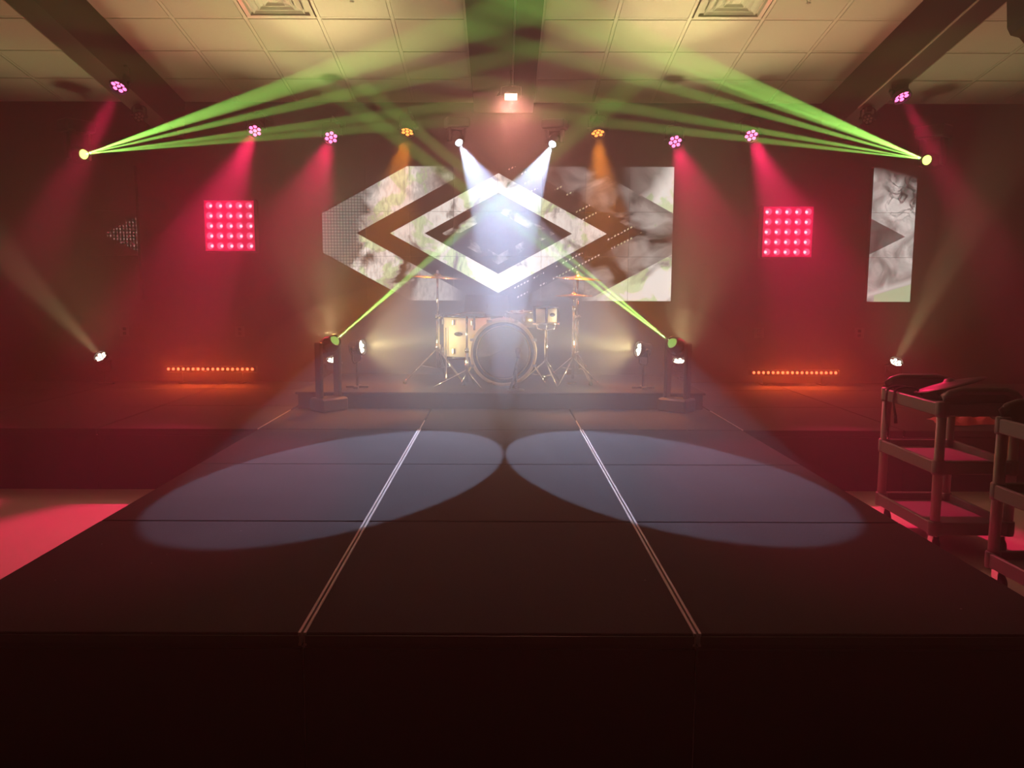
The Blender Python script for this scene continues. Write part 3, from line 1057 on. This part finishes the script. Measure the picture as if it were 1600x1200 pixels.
def tripod(mb, p, h0, spread, hub, r=0.009, n=3, a0=0.3):
    for i in range(n):
        a = a0 + 2 * PI * i / n
        foot = Vector((p[0] + spread * math.cos(a), p[1] + spread * math.sin(a), p[2] + 0.012))
        mb.cyl((p[0], p[1], p[2] + hub), foot, r, 8)
        mb.cyl((p[0], p[1], p[2] + hub * 0.35), (p[0] * .45 + foot.x * .55, p[1] * .45 + foot.y * .55, p[2] + hub * .45), r * 0.7, 6)


# bass drum
BY, BR = 7.52, 0.312
bass = thing('bass_drum', 'large bass drum with clear front head and brown wooden hoop', 'drum', (0.025, BY, RISER))
TB = Matrix.Translation((0, 0, BR + 0.004)) @ Matrix.Rotation(-PI / 2, 4, 'X')          # local z -> +y (towards the drummer)
o = MB().lathe(ring_prof(0.283, 0.29, 0.02, 0.36), 48, close=True).build('shell', M['cream'], bass)
o.matrix_local = TB
for z0 in (0.0, 0.35):
    h = MB().lathe(ring_prof(0.282, BR, z0, z0 + 0.04), 48, close=True).build('hoop', M['hoop'], bass)
    h.matrix_local = TB
h = MB().lathe([(0.284, 0.012), (0.2, 0.010), (0.0, 0.009)], 48).build('front_head', M['clear'], bass)
h.matrix_local = TB
h = MB().lathe([(0.281, 0.022), (0.281, 0.345)], 48)
h.f = h.f[:48]; h.m = h.m[:48]; h.smooth = h.smooth[:48]
h = h.build('shell_lining', M['steel'], bass)
h.matrix_local = TB
h = MB().lathe([(0.284, 0.372), (0.2, 0.374), (0.0, 0.375)], 48).build('rear_head', M['clear'], bass)
h.matrix_local = TB
h = MB().lathe(ring_prof(0.252, 0.284, 0.006, 0.0085), 48, close=True).build('head_ring', M['black_gloss'], bass)
h.matrix_local = TB
lugs(bass, 0.29, 0.19, 0.16, 8, TB, 'chrome', 0.39)
for i in range(8):
    a = 2 * PI * i / 8 + 0.39
    c = MB().cyl((BR * math.cos(a), BR * math.sin(a), -0.01), (BR * math.cos(a), BR * math.sin(a), 0.1), 0.006, 6)
    c.box((BR * math.cos(a) - 0.018, BR * math.sin(a) - 0.012, -0.012), (BR * math.cos(a) + 0.018, BR * math.sin(a) + 0.012, 0.0))
    q = c.build('tension_claw', M['chrome'], bass)
    q.matrix_local = TB
for s0 in (-1, 1):
    MB().cyl((s0 * 0.27, 0.12, BR * 0.75), (s0 * 0.40, 0.0, 0.008), 0.009, 8).build('spur', M['chrome'], bass)

# floor tom
ft = thing('floor_tom', 'deep cream floor tom left of the bass drum', 'drum', (-0.325, 7.92, RISER))
FB, FT_, FR = at(700, 557, 7.85).z - RISER, at(700, 491, 7.85).z - RISER, 0.228
MB().lathe(ring_prof(FR - 0.007, FR, FB, FT_ - 0.01), 40, close=True).build('shell', M['cream'], ft)
MB().lathe(ring_prof(FR - 0.004, FR + 0.012, FT_ - 0.03, FT_), 40, close=True).build('top_hoop', M['black_gloss'], ft)
MB().lathe(ring_prof(FR - 0.004, FR + 0.010, FB - 0.02, FB + 0.006), 40, close=True).build('bottom_hoop', M['black_gloss'], ft)
MB().lathe([(FR, FT_ - 0.012), (0, FT_ - 0.011)], 40).build('top_head', M['skin'], ft)
lugs(ft, FR, FT_ - 0.075, 0.05, 8, None, 'steel', -PI / 2 - 0.55)
lugs(ft, FR, FB + 0.06, 0.05, 8, None, 'steel', -PI / 2 - 0.55)
o = MB().lathe([(0.0, 0.022), (0.028, 0.018), (0.034, 0.006), (0.034, 0)][::-1], 16).build('badge', M['black_gloss'], ft)
o.matrix_local = Matrix.Rotation(-PI / 2 - 0.33, 4, 'Z') @ Matrix.Translation((FR, 0, (FB + FT_) / 2 + 0.02)) @ Matrix.Rotation(PI / 2, 4, 'Y') @ Matrix.Diagonal((0.6, 1.25, 1, 1))
for i in range(3):
    a = -PI / 2 - 0.9 + 2 * PI * i / 3
    cx, cy = (FR + 0.02) * math.cos(a), (FR + 0.02) * math.sin(a)
    MB().tube([(cx, cy, FB + 0.28), (cx, cy, 0.06), (cx * 1.12, cy * 1.12, 0.0)], 0.007, 8).build('leg', M['chrome'], ft)

# rack tom
RX, RYY = 0.425, 7.62
rt = thing('rack_tom', 'small cream tom right of the bass drum on a chrome stand', 'drum', (RX, RYY, RISER))
RB, RT, RR = at(850, 505, RYY).z - RISER, at(850, 479, RYY).z - RISER, 0.118
MB().lathe(ring_prof(RR - 0.006, RR, RB, RT), 36, close=True).build('shell', M['cream'], rt)
MB().lathe(ring_prof(RR - 0.004, RR + 0.011, RT - 0.016, RT + 0.006), 36, close=True).build('top_hoop', M['black_gloss'], rt)
MB().lathe(ring_prof(RR - 0.004, RR + 0.011, RB - 0.008, RB + 0.012), 36, close=True).build('bottom_hoop', M['chrome'], rt)
MB().lathe([(RR, RT - 0.004), (0, RT - 0.003)], 36).build('top_head', M['skin'], rt)
lugs(rt, RR, (RB + RT) / 2, 0.13, 6, None, 'black_gloss', -PI / 2 - 0.05)
o = MB().lathe([(0.0, 0.012), (0.02, 0.010), (0.026, 0.0)][::-1], 16).build('badge', M['black_gloss'], rt)
o.matrix_local = Matrix.Rotation(-PI / 2 + 0.45, 4, 'Z') @ Matrix.Translation((RR, 0, (RB + RT) / 2 + 0.005)) @ Matrix.Rotation(PI / 2, 4, 'Y') @ Matrix.Diagonal((0.7, 1.1, 1, 1))
mb = MB()
mb.cyl((0, 0, 0.22), (0, 0, RB - 0.06), 0.012, 10)
mb.cyl((0, 0, 0.22), (0, 0, 0.5), 0.016, 10)
for i in range(3):
    a = 0.5 + 2 * PI * i / 3
    mb.tube([(0, 0, RB - 0.07), (0.09 * math.cos(a), 0.09 * math.sin(a), RB - 0.05), (0.11 * math.cos(a), 0.11 * math.sin(a), RB - 0.004)], 0.006, 6)
tripod(mb, (0, 0, 0), 0, 0.24, 0.24, 0.009, 3, -1.2)
mb.build('stand', M['chrome'], rt)

# snare
SX, SYY = 0.21, 8.14
sn = thing('snare_drum', 'shallow metal snare drum behind the bass drum', 'drum', (SX, SYY, RISER))
ST = at(818, 487, SYY).z - RISER
MB().lathe(ring_prof(0.163, 0.17, ST - 0.14, ST), 36, close=True).build('shell', M['steel'], sn)
MB().lathe(ring_prof(0.165, 0.184, ST - 0.014, ST + 0.01), 36, close=True).build('top_hoop', M['chrome'], sn)
MB().lathe(ring_prof(0.165, 0.184, ST - 0.148, ST - 0.13), 36, close=True).build('bottom_hoop', M['chrome'], sn)
MB().lathe([(0.168, ST - 0.003), (0, ST - 0.002)], 36).build('top_head', M['skin'], sn)
lugs(sn, 0.17, ST - 0.07, 0.05, 8, None, 'chrome', 0.1)
mb = MB().cyl((0, 0, 0.2), (0, 0, ST - 0.18), 0.012, 10)
tripod(mb, (0, 0, 0), 0, 0.25, 0.22, 0.009, 3, 0.4)
mb.build('stand', M['chrome'], sn)


def cymbal_mesh(R):
    return MB().lathe([(0.008, 0.020), (R * 0.10, 0.018), (R * 0.16, 0.004), (R * 0.2, 0.0), (R * 0.7, -0.012), (R, -0.022), (R, -0.0235), (R * 0.7, -0.0135), (R * 0.2, -0.0015), (R * 0.16, 0.0025), (R * 0.10, 0.0165), (0.008, 0.0185)][::-1], 48, close=True)


def cymbal_stand(x, y, ztop, R, tilt, label, a0, hub=0.30, spread=0.3, thick=0.013, arm=None, clutch=False):
    t = thing('cymbal_stand', label, 'cymbal stand', (x, y, RISER))
    H = ztop - RISER
    mb = MB()
    mb.cyl((0, 0, hub * 0.4), (0, 0, H * 0.62), thick, 12)
    mb.cyl((0, 0, H * 0.62), (0, 0, H + 0.05), thick * 0.62, 10)
    mb.cyl((0, 0, H * 0.60), (0, 0, H * 0.64), thick * 1.5, 12)
    mb.cyl((0, 0, hub * 0.95), (0, 0, hub * 1.08), thick * 1.6, 12)
    mb.cyl((0.0, 0, H * 0.62), (0.04, -0.01, H * 0.62), 0.006, 6)
    mb.build('pole', M['chrome'], t)
    for i in range(3):
        a = a0 + 2 * PI * i / 3
        c, s_ = math.cos(a), math.sin(a)
        lg = MB()
        for dx in (-0.008, 0.008):
            lg.cyl((-s_ * dx, c * dx, hub), (spread * c - s_ * dx, spread * s_ + c * dx, 0.016), 0.006, 6)
        lg.cyl((0, 0, hub * 0.4), (spread * 0.52 * c, spread * 0.52 * s_, hub * 0.5), 0.006, 6)
        L_ = lg.build('leg', M['chrome'], t)
        MB().lathe([(0.016, 0), (0.018, 0.02), (0.010, 0.035)], 10, 0, Matrix.Translation((spread * c, spread * s_, 0))).build('rubber_foot', M['rubber'], L_)
    cy = cymbal_mesh(R).build('cymbal', M['brass'], t)
    cy.matrix_local = Matrix.Translation((0, 0, H)) @ Matrix.Rotation(tilt[0], 4, 'X') @ Matrix.Rotation(tilt[1], 4, 'Y')
    MB().lathe([(0.0, 0.05), (0.014, 0.045), (0.016, 0.022), (0.016, 0.018)][::-1], 10, 0, Matrix.Translation((0, 0, H))).build('wing_nut', M['chrome'], t)
    return t


pl = at(683, 431, 7.85)
cymbal_stand(pl.x, 7.85, pl.z, 0.262, (0.02, 0.05), 'left crash cymbal stand beside the floor tom', 3.5, 0.34, 0.33, 0.018)
pr = at(902, 432, 7.95)
t = cymbal_stand(pr.x, 7.95, pr.z, 0.245, (0.04, 0.06), 'right crash cymbal stand, its cymbal the highest on that side', 0.9, 0.28, 0.3, 0.020)
ph = at(897, 461, 7.72)
hh_ = thing('hi_hat', 'hi-hat stand in front of the right crash cymbal', 'hi-hat', (ph.x - 0.01, 7.66, RISER))
H = ph.z - RISER
mb = MB()
mb.cyl((0, 0, 0.06), (0, 0, H - 0.12), 0.013, 12)
mb.cyl((0, 0, H - 0.12), (0, 0, H + 0.17), 0.004, 8)
mb.cyl((0, 0, H - 0.14), (0, 0, H - 0.1), 0.018, 12)
mb.cyl((0, 0, H + 0.02), (0, 0, H + 0.07), 0.011, 10)
mb.build('pole', M['chrome'], hh_)
for i in range(3):
    a = -2.2 + 2 * PI * i / 3
    MB().cyl((0, 0, 0.26), (0.25 * math.cos(a), 0.25 * math.sin(a), 0.012), 0.008, 8).build('leg', M['chrome'], hh_)
c1 = cymbal_mesh(0.178).build('top_cymbal', M['brass'], hh_)
c1.location = (0, 0, H + 0.012)
c2 = cymbal_mesh(0.178).build('bottom_cymbal', M['brass'], hh_)
c2.matrix_local = Matrix.Translation((0, 0, H - 0.024)) @ Matrix.Rotation(PI, 4, 'X')
mb = MB().box((-0.04, -0.3, 0.01), (0.04, -0.05, 0.022), 0, Matrix.Rotation(PI, 4, 'Z') @ Matrix.Rotation(0.12, 4, 'X'))
mb.build('foot_pedal', M['steel'], hh_)

# chrome stand with a flat black pad in front of the floor tom
pp = at(729, 492, 7.45)
ps = thing('pad_stand', 'chrome stand with a flat black pad in front of the floor tom', 'stand', (pp.x, 7.45, RISER))
H = pp.z - RISER
mb = MB()
mb.cyl((0, 0, 0.05), (0, 0, H * 0.55), 0.014, 12)
mb.cyl((0, 0, H * 0.5), (0, 0, H), 0.010, 10)
mb.cyl((0, 0, H * 0.49), (0, 0, H * 0.54), 0.019, 12)
mb.build('pole', M['chrome'], ps)
for i in range(3):
    a = 3.35 + 2 * PI * i / 3
    r_ = 0.3 if i == 0 else 0.2
    MB().cyl((0, 0, 0.16), (r_ * math.cos(a), r_ * math.sin(a), 0.012), 0.008, 8).build('leg', M['chrome'], ps)
MB().box((-0.06, -0.08, H - 0.012), (0.16, 0.1, H + 0.022), ch=0.008).build('pad', M['black'], ps)
MB().box((0.06, -0.02, H - 0.14), (0.078, -0.002, H - 0.012)).build('clamp', M['black'], ps)

# black music stand at the drummer's seat
mp_ = at(762, 477, 8.25)
ms = thing('music_stand', 'black music stand desk standing behind the bass drum', 'music stand', (mp_.x, 8.25, RISER))
H = mp_.z - RISER
T = Matrix.Translation((0, 0, H)) @ Matrix.Rotation(math.radians(-18), 4, 'X')
mb = MB()
mb.add([(-0.245, 0, -0.11), (0.225, 0, -0.11), (0.20, 0, 0.11), (-0.225, 0, 0.11), (-0.245, 0.006, -0.11), (0.225, 0.006, -0.11), (0.20, 0.006, 0.11), (-0.225, 0.006, 0.11)],
       [(0, 1, 2, 3), (7, 6, 5, 4), (0, 4, 5, 1), (1, 5, 6, 2), (2, 6, 7, 3), (3, 7, 4, 0)], 0, False, T)
mb.box((-0.24, 0.0, -0.115), (0.22, 0.06, -0.105), 0, T)
mb.build('desk', M['black'], ms)
mb = MB().cyl((0, 0.0, 0.2), (0, 0.0, H), 0.011, 10)
tripod(mb, (0, 0, 0), 0, 0.26, 0.22, 0.008, 3, 0.6)
mb.build('pole', M['black'], ms)

# small microphone stand for the bass drum
mp2 = at(806, 603, 7.22)
mk = thing('mic_stand', 'short black microphone stand with boom in front of the bass drum', 'mic stand', (mp2.x, 7.22, RISER))
MB().lathe([(0.0, 0.0), (0.075, 0.0), (0.075, 0.012), (0.02, 0.022), (0.0, 0.022)], 20).build('base', M['black'], mk)
mb = MB().cyl((0, 0, 0.02), (0, 0, 0.17), 0.012, 10)
mb.cyl((-0.06, 0.0, 0.0), (0.0, 0.0, 0.15), 0.012, 8)
mb.build('pole', M['black'], mk)
mb = MB().cyl((-0.02, 0.0, 0.14), (0.02, 0.10, 0.31), 0.010, 8)
mb.cyl((0.0, 0.05, 0.2), (0.0, 0.02, 0.2), 0.015, 8)
mb.build('boom', M['black'], mk)
MB().lathe([(0.0, -0.05), (0.016, -0.045), (0.022, 0.02), (0.026, 0.035), (0.022, 0.06), (0.0, 0.066)], 14, 0,
           Matrix.Translation((0.02, 0.11, 0.32)) @ Matrix.Rotation(-0.9, 4, 'X')).build('microphone', M['black_gloss'], mk)


# ================================================================== CARTS
def cart_make(label):
    """three-shelf utility cart, origin at the floor under its centre; long side along y"""
    W, L = 0.48, 0.72
    t = thing('utility_cart', label, 'cart', (0, 0, 0), group='grey plastic three-shelf carts')
    hw, hl = W / 2, L / 2
    for z0, z1 in ((0.125, 0.20), (0.48, 0.555), (0.815, 0.89)):
        mb = MB()
        th, fl_ = 0.022, 0.03
        mb.box((-hw + 0.02, -hl + 0.02, z0 + 0.01), (hw - 0.02, hl - 0.02, z0 + fl_))
        mb.box((-hw, -hl + 0.03, z0), (-hw + th, hl - 0.03, z1), ch=0.006)
        mb.box((hw - th, -hl + 0.03, z0), (hw, hl - 0.03, z1), ch=0.006)
        mb.box((-hw + 0.03, -hl, z0), (hw - 0.03, -hl + th, z1), ch=0.006)
        mb.box((-hw + 0.03, hl - th, z0), (hw - 0.03, hl, z1), ch=0.006)
        for sx in (-1, 1):
            for sy in (-1, 1):                                     # corner sockets that take the posts
                mb.lathe([(0.034, z0 - 0.004), (0.036, z0 + 0.01), (0.036, z1), (0.031, z1 + 0.006)], 14, 0, Matrix.Translation((sx * (hw - 0.03), sy * (hl - 0.03), 0)))
        mb.build('shelf', M['grey_dark'], t)
    for sx in (-1, 1):
        for sy in (-1, 1):
            MB().lathe([(0.027, 0.19), (0.027, 0.50), (0.027, 0.83)], 16, 0, Matrix.Translation((sx * (hw - 0.03), sy * (hl - 0.03), 0))).build('post', M['grey'], t)
    for sy in (-1, 1):                                             # raised end handles
        y = sy * (hl - 0.022)
        x1 = hw - 0.03
        mb = MB().tube([(-x1, y, 0.87), (-x1, y, 0.925), (-x1 + 0.03, y + sy * 0.01, 0.945), (-x1 + 0.09, y + sy * 0.02, 0.962), (x1 - 0.09, y + sy * 0.02, 0.962), (x1 - 0.03, y + sy * 0.01, 0.945), (x1, y, 0.925), (x1, y, 0.87)], 0.021, 10)
        mb.box((-x1, y - 0.008, 0.88), (x1, y + 0.008, 0.95))
        mb.build('handle', M['grey_dark'], t)
    for sx in (-1, 1):
        for sy in (-1, 1):
            cx, cy = sx * (hw - 0.05), sy * (hl - 0.06)
            mb = MB().box((cx - 0.022, cy - 0.02, 0.07), (cx - 0.017, cy + 0.03, 0.125))
            mb.box((cx + 0.017, cy - 0.02, 0.07), (cx + 0.022, cy + 0.03, 0.125))
            mb.cyl((cx - 0.022, cy, 0.05), (cx + 0.022, cy, 0.05), 0.008, 8)
            mb.box((cx - 0.03, cy - 0.03, 0.115), (cx + 0.03, cy + 0.04, 0.124))
            fk = mb.build('caster_fork', M['chrome'], t)
            MB().lathe([(0.02, -0.015), (0.048, -0.015), (0.05, -0.008), (0.05, 0.008), (0.048, 0.015), (0.02, 0.015)], 18, 0,
                       Matrix.Translation((cx, cy, 0.05)) @ Matrix.Rotation(PI / 2, 4, 'Y')).build('caster_wheel', M['rubber'], fk)
    return t


CX, CYY = 2.71, 4.90
cart = cart_make('grey three-shelf cart with a tilted cymbal and cables on its top shelf')
cart.location = (CX, CYY, 0)
cart2 = dup(cart, (2.73, 3.70, 0), math.radians(2), 'grey three-shelf cart nearest the camera, cut off by the frame edge')
SH = 0.845                                                         # top shelf surface
bag = thing('gear_bag', 'soft black bag under the tilted cymbal on the cart', 'bag', (2.80, 5.00, SH))
mb = MB()
n_, m_ = 18, 9
vs, fs = [], []
for j in range(m_ + 1):
    v_ = j / m_
    for i in range(n_):
        a = 2 * PI * i / n_
        rr = math.sin(PI * min(max(v_, 0.001), 0.999)) ** 0.55
        wob = 1 + 0.06 * math.sin(3 * a + 1.3 * j) + 0.04 * math.sin(7 * a)
        xk, yk = 0.165 * rr * math.cos(a) * wob, 0.16 * rr * math.sin(a) * wob
        vs.append((xk, yk, (0.002 + v_ * (0.065 + 0.24 * xk))))
for j in range(m_):
    for i in range(n_):
        k = (i + 1) % n_
        fs.append((j * n_ + i, j * n_ + k, j * n_ + n_ + k, j * n_ + n_ + i))
mb.add(vs, fs, 0, True)
mb.build('pouch', M['bag'], bag)
mb = MB().tube([(-0.12, -0.05, 0.05), (-0.10, -0.16, 0.04), (0.05, -0.175, 0.05), (0.10, -0.10, 0.08)], 0.012, 6)
mb.build('strap', M['bag'], bag)
cy = tag(cymbal_mesh(0.205).build('cymbal', M['old_brass']), 'tilted cymbal with domed bell lying on the black bag on the cart', 'cymbal')
cy.matrix_world = Matrix.Translation((2.765, 5.00, SH + 0.118)) @ Matrix.Rotation(math.radians(-14.5), 4, 'Y') @ Matrix.Rotation(math.radians(-7.5), 4, 'X')
for k, (dx, dy, ln, lab) in enumerate(((0.0, 0.0, 0.24, 'longer black cable hanging over the end of the cart with a metal plug'),
                                       (0.045, -0.06, 0.155, 'shorter black cable hanging over the end of the cart'))):
    t = thing('audio_cable', lab, 'cable', (2.475 + dx * 0.4, 5.12 + dy, 0.9), group='black cables hanging from the cart')
    pts = [(0.18 - dx, -0.02, -0.03), (0.10, 0.0, 0.01), (0.03, 0.005, 0.018), (-0.022, 0.0, 0.0), (-0.034, -0.004, -0.05), (-0.036, -0.012, -ln * 0.6), (-0.026, -0.02, -ln)]
    dense = []
    for i in range(len(pts) - 1):
        p0, p1 = Vector(pts[max(i - 1, 0)]), Vector(pts[i])
        p2, p3 = Vector(pts[i + 1]), Vector(pts[min(i + 2, len(pts) - 1)])
        for s_ in range(6):
            q = s_ / 6
            dense.append(0.5 * ((2 * p1) + (p2 - p0) * q + (2 * p0 - 5 * p1 + 4 * p2 - p3) * q * q + (3 * p1 - p0 - 3 * p2 + p3) * q ** 3))
    dense.append(Vector(pts[-1]))
    MB().tube(dense, 0.0075, 8).build('cord', M['rubber'], t)
    e_ = Vector(pts[-1])
    MB().cyl(e_, e_ + Vector((0.004, -0.002, -0.05)), 0.011, 10).build('connector', M['rubber'] if k else M['black_gloss'], t)
    if k == 0:
        MB().cyl(e_ + Vector((0.004, -0.002, -0.05)), e_ + Vector((0.006, -0.003, -0.075)), 0.006, 8).build('plug', M['chrome'], t)

# crumpled cloth at the edge of the main stage behind the first cart
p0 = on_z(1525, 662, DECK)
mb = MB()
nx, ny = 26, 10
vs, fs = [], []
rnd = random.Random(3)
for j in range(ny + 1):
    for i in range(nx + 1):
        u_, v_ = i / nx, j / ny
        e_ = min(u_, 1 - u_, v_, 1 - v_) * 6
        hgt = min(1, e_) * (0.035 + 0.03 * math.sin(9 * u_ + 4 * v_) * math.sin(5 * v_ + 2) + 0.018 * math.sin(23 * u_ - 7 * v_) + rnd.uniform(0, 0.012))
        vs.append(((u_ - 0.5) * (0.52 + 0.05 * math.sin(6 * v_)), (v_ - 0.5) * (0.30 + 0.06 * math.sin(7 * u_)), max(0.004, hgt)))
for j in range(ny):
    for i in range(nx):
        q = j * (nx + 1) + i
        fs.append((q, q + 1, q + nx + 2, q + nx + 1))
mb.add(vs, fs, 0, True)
cl = tag(mb.build('crumpled_cloth', M['cloth'], None, (p0.x, p0.y + 0.12, DECK + 0.001)), 'crumpled cloth with red light put into its colour, lying on the stage edge behind the first cart', 'cloth')

# ================================================================== CEILING DETAILS
for (xa, lab) in ((C0 - 2.5 * PX, 'square white ceiling vent left of the centre beam'), (C1 + 2.5 * PX, 'square white ceiling vent right of the centre beam')):
    t = bpy.data.objects.new('ceiling_vent', None)
    COL.objects.link(t)
    tag(t, lab, 'vent', 'square ceiling vents')
    t.matrix_world = ceil_root.matrix_world @ Matrix.Translation((xa, -3.5 * ROW, 0))
    h = ROW / 2 - 0.012

    def sq(r, z):
        return [(-r, -r * h / h, z), (r, -r, z), (r, r, z), (-r, r, z)]

    def cone(levels):
        mb = MB()
        vs = [p for r, z in levels for p in sq(r, z)]
        fs = []
        for k in range(len(levels) - 1):
            for i in range(4):
                j = (i + 1) % 4
                fs.append((k * 4 + i, k * 4 + j, k * 4 + 4 + j, k * 4 + 4 + i))
        return mb.add(vs, fs)
    cone([(h, 0.004), (h, -0.008), (h - 0.035, -0.008), (h - 0.045, 0.016)]).build('frame', M['vent'], t)
    for r_ in (0.22, 0.155, 0.09):
        cone([(r_ - 0.05, 0.014), (r_ - 0.02, 0.004), (r_, -0.012), (r_ - 0.004, -0.014), (r_ - 0.024, 0.002), (r_ - 0.053, 0.012)]).build('vane', M['vent'], t)
    cone([(0.045, 0.01), (0.03, -0.012), (0.002, -0.014)]).build('hub', M['vent'], t)
    MB().box((-h, -h, 0.016), (h, h, 0.02)).build('duct', M['vent'], t)
for (px, lab) in ((548, 'pendant fire sprinkler in the ceiling left of centre'), (1262, 'pendant fire sprinkler in the ceiling right of centre')):
    # on the sloped ceiling near the top of the frame
    Yc = WALL - 2.2
    p = at(px, -8, Yc)
    t = thing('sprinkler', lab, 'sprinkler', (p.x, Yc, ceil_z(Yc)), group='ceiling sprinklers')
    MB().lathe([(0.035, 0.004), (0.035, -0.004), (0.016, -0.012), (0.012, -0.03), (0.0, -0.03)][::-1], 14).build('escutcheon', M['chrome'], t)
    mb = MB()
    for s0 in (-1, 1):
        mb.tube([(s0 * 0.008, 0, -0.028), (s0 * 0.016, 0, -0.045), (s0 * 0.004, 0, -0.066)], 0.003, 6)
    mb.build('frame_arm', M['chrome'], t)
    MB().lathe([(0.0, -0.066), (0.02, -0.066), (0.02, -0.069), (0.0, -0.07)][::-1], 12).build('deflector', M['chrome'], t)

# loudspeaker hung at the right, its corner in the frame
sp = thing('loudspeaker', 'black loudspeaker hung from the ceiling in the upper corner at right', 'speaker', (3.285, 5.1, 0))
zc = at(1600, 10, 5.1).z
mb = MB()
T = Matrix.Translation((0.0, 0, zc)) @ Matrix.Rotation(math.radians(-8), 4, 'X')
prof = [(-0.145, -0.03), (-0.125, -0.075), (-0.07, -0.09), (-0.03, -0.14), (0.25, -0.14), (0.27, -0.1), (0.27, 0.42), (-0.145, 0.42)]
vs = [(x_, -0.2, z_) for x_, z_ in prof] + [(x_, 0.2, z_) for x_, z_ in prof]
k = len(prof)
mb.add(vs, [tuple(range(k)), tuple(range(2 * k - 1, k - 1, -1))] + [(i, k + i, k + (i + 1) % k, (i + 1) % k) for i in range(k)], 0, False, T)
mb.build('cabinet', M['black'], sp)
MB().box((-0.12, -0.212, -0.02), (0.25, -0.201, 0.39), 0, T).build('grille', M['rubber'], sp)
mb = MB()
zt = ceil_z(5.1)
for s0 in (-0.17, 0.295):
    mb.cyl((s0, 0, zc + 0.2), (s0, 0, zc + 0.49), 0.012, 8)
mb.cyl((-0.17, 0, zc + 0.2), (-0.14, 0, zc + 0.2), 0.02, 8)
mb.cyl((0.295, 0, zc + 0.2), (0.265, 0, zc + 0.2), 0.02, 8)
mb.cyl((-0.17, 0, zc + 0.49), (0.295, 0, zc + 0.49), 0.012, 8)
mb.cyl((0.06, 0, zc + 0.49), (0.06, 0, zt), 0.014, 8)
mb.build('bracket', M['black'], sp)

# ================================================================== HAZE
hz, n, l = new_mat('stage_haze')
n.remove(n['Principled BSDF'])
vsn = n.new('ShaderNodeVolumeScatter')
vsn.inputs['Color'].default_value = (1, 1, 1, 1)
vsn.inputs['Density'].default_value = HAZE_DENSITY
vsn.inputs['Anisotropy'].default_value = HAZE_G
l.new(vsn.outputs[0], n['Material Output'].inputs['Volume'])
try:
    hz.cycles.homogeneous_volume = True
    hz.cycles.volume_sampling = 'MULTIPLE_IMPORTANCE'
except Exception:
    pass
vs2 = MB()
prof = [(math.sin(PI * i / 16), -math.cos(PI * i / 16)) for i in range(17)]
prof[0], prof[-1] = (0.0, -1.0), (0.0, 1.0)
vs2.lathe(prof, 32)
fog_mat, n2, l2 = new_mat('drum_fog')
n2.remove(n2['Principled BSDF'])
f2 = n2.new('ShaderNodeVolumeScatter')
f2.inputs['Color'].default_value = (1, 1, 1, 1)
f2.inputs['Density'].default_value = FOG_DENSITY
f2.inputs['Anisotropy'].default_value = HAZE_G
l2.new(f2.outputs[0], n2['Material Output'].inputs['Volume'])
try:
    fog_mat.cycles.homogeneous_volume = True
    fog_mat.cycles.volume_sampling = 'MULTIPLE_IMPORTANCE'
except Exception:
    pass
fog = vs2.build('fog', fog_mat)
fog.location = (0.0, 7.1, 0.88)
fog.scale = (2.1, 1.6, 0.78)
fog['kind'] = 'stuff'
fog['label'] = 'thicker fog drifting around the drum kit'
hb = MB().box((-SIDE + 0.01, BACK + 0.01, 0.005), (SIDE - 0.01, WALL - 0.004, 5.6)).build('haze', hz)
hb['kind'] = 'stuff'
hb['label'] = 'thin stage haze filling the room and showing the beams'
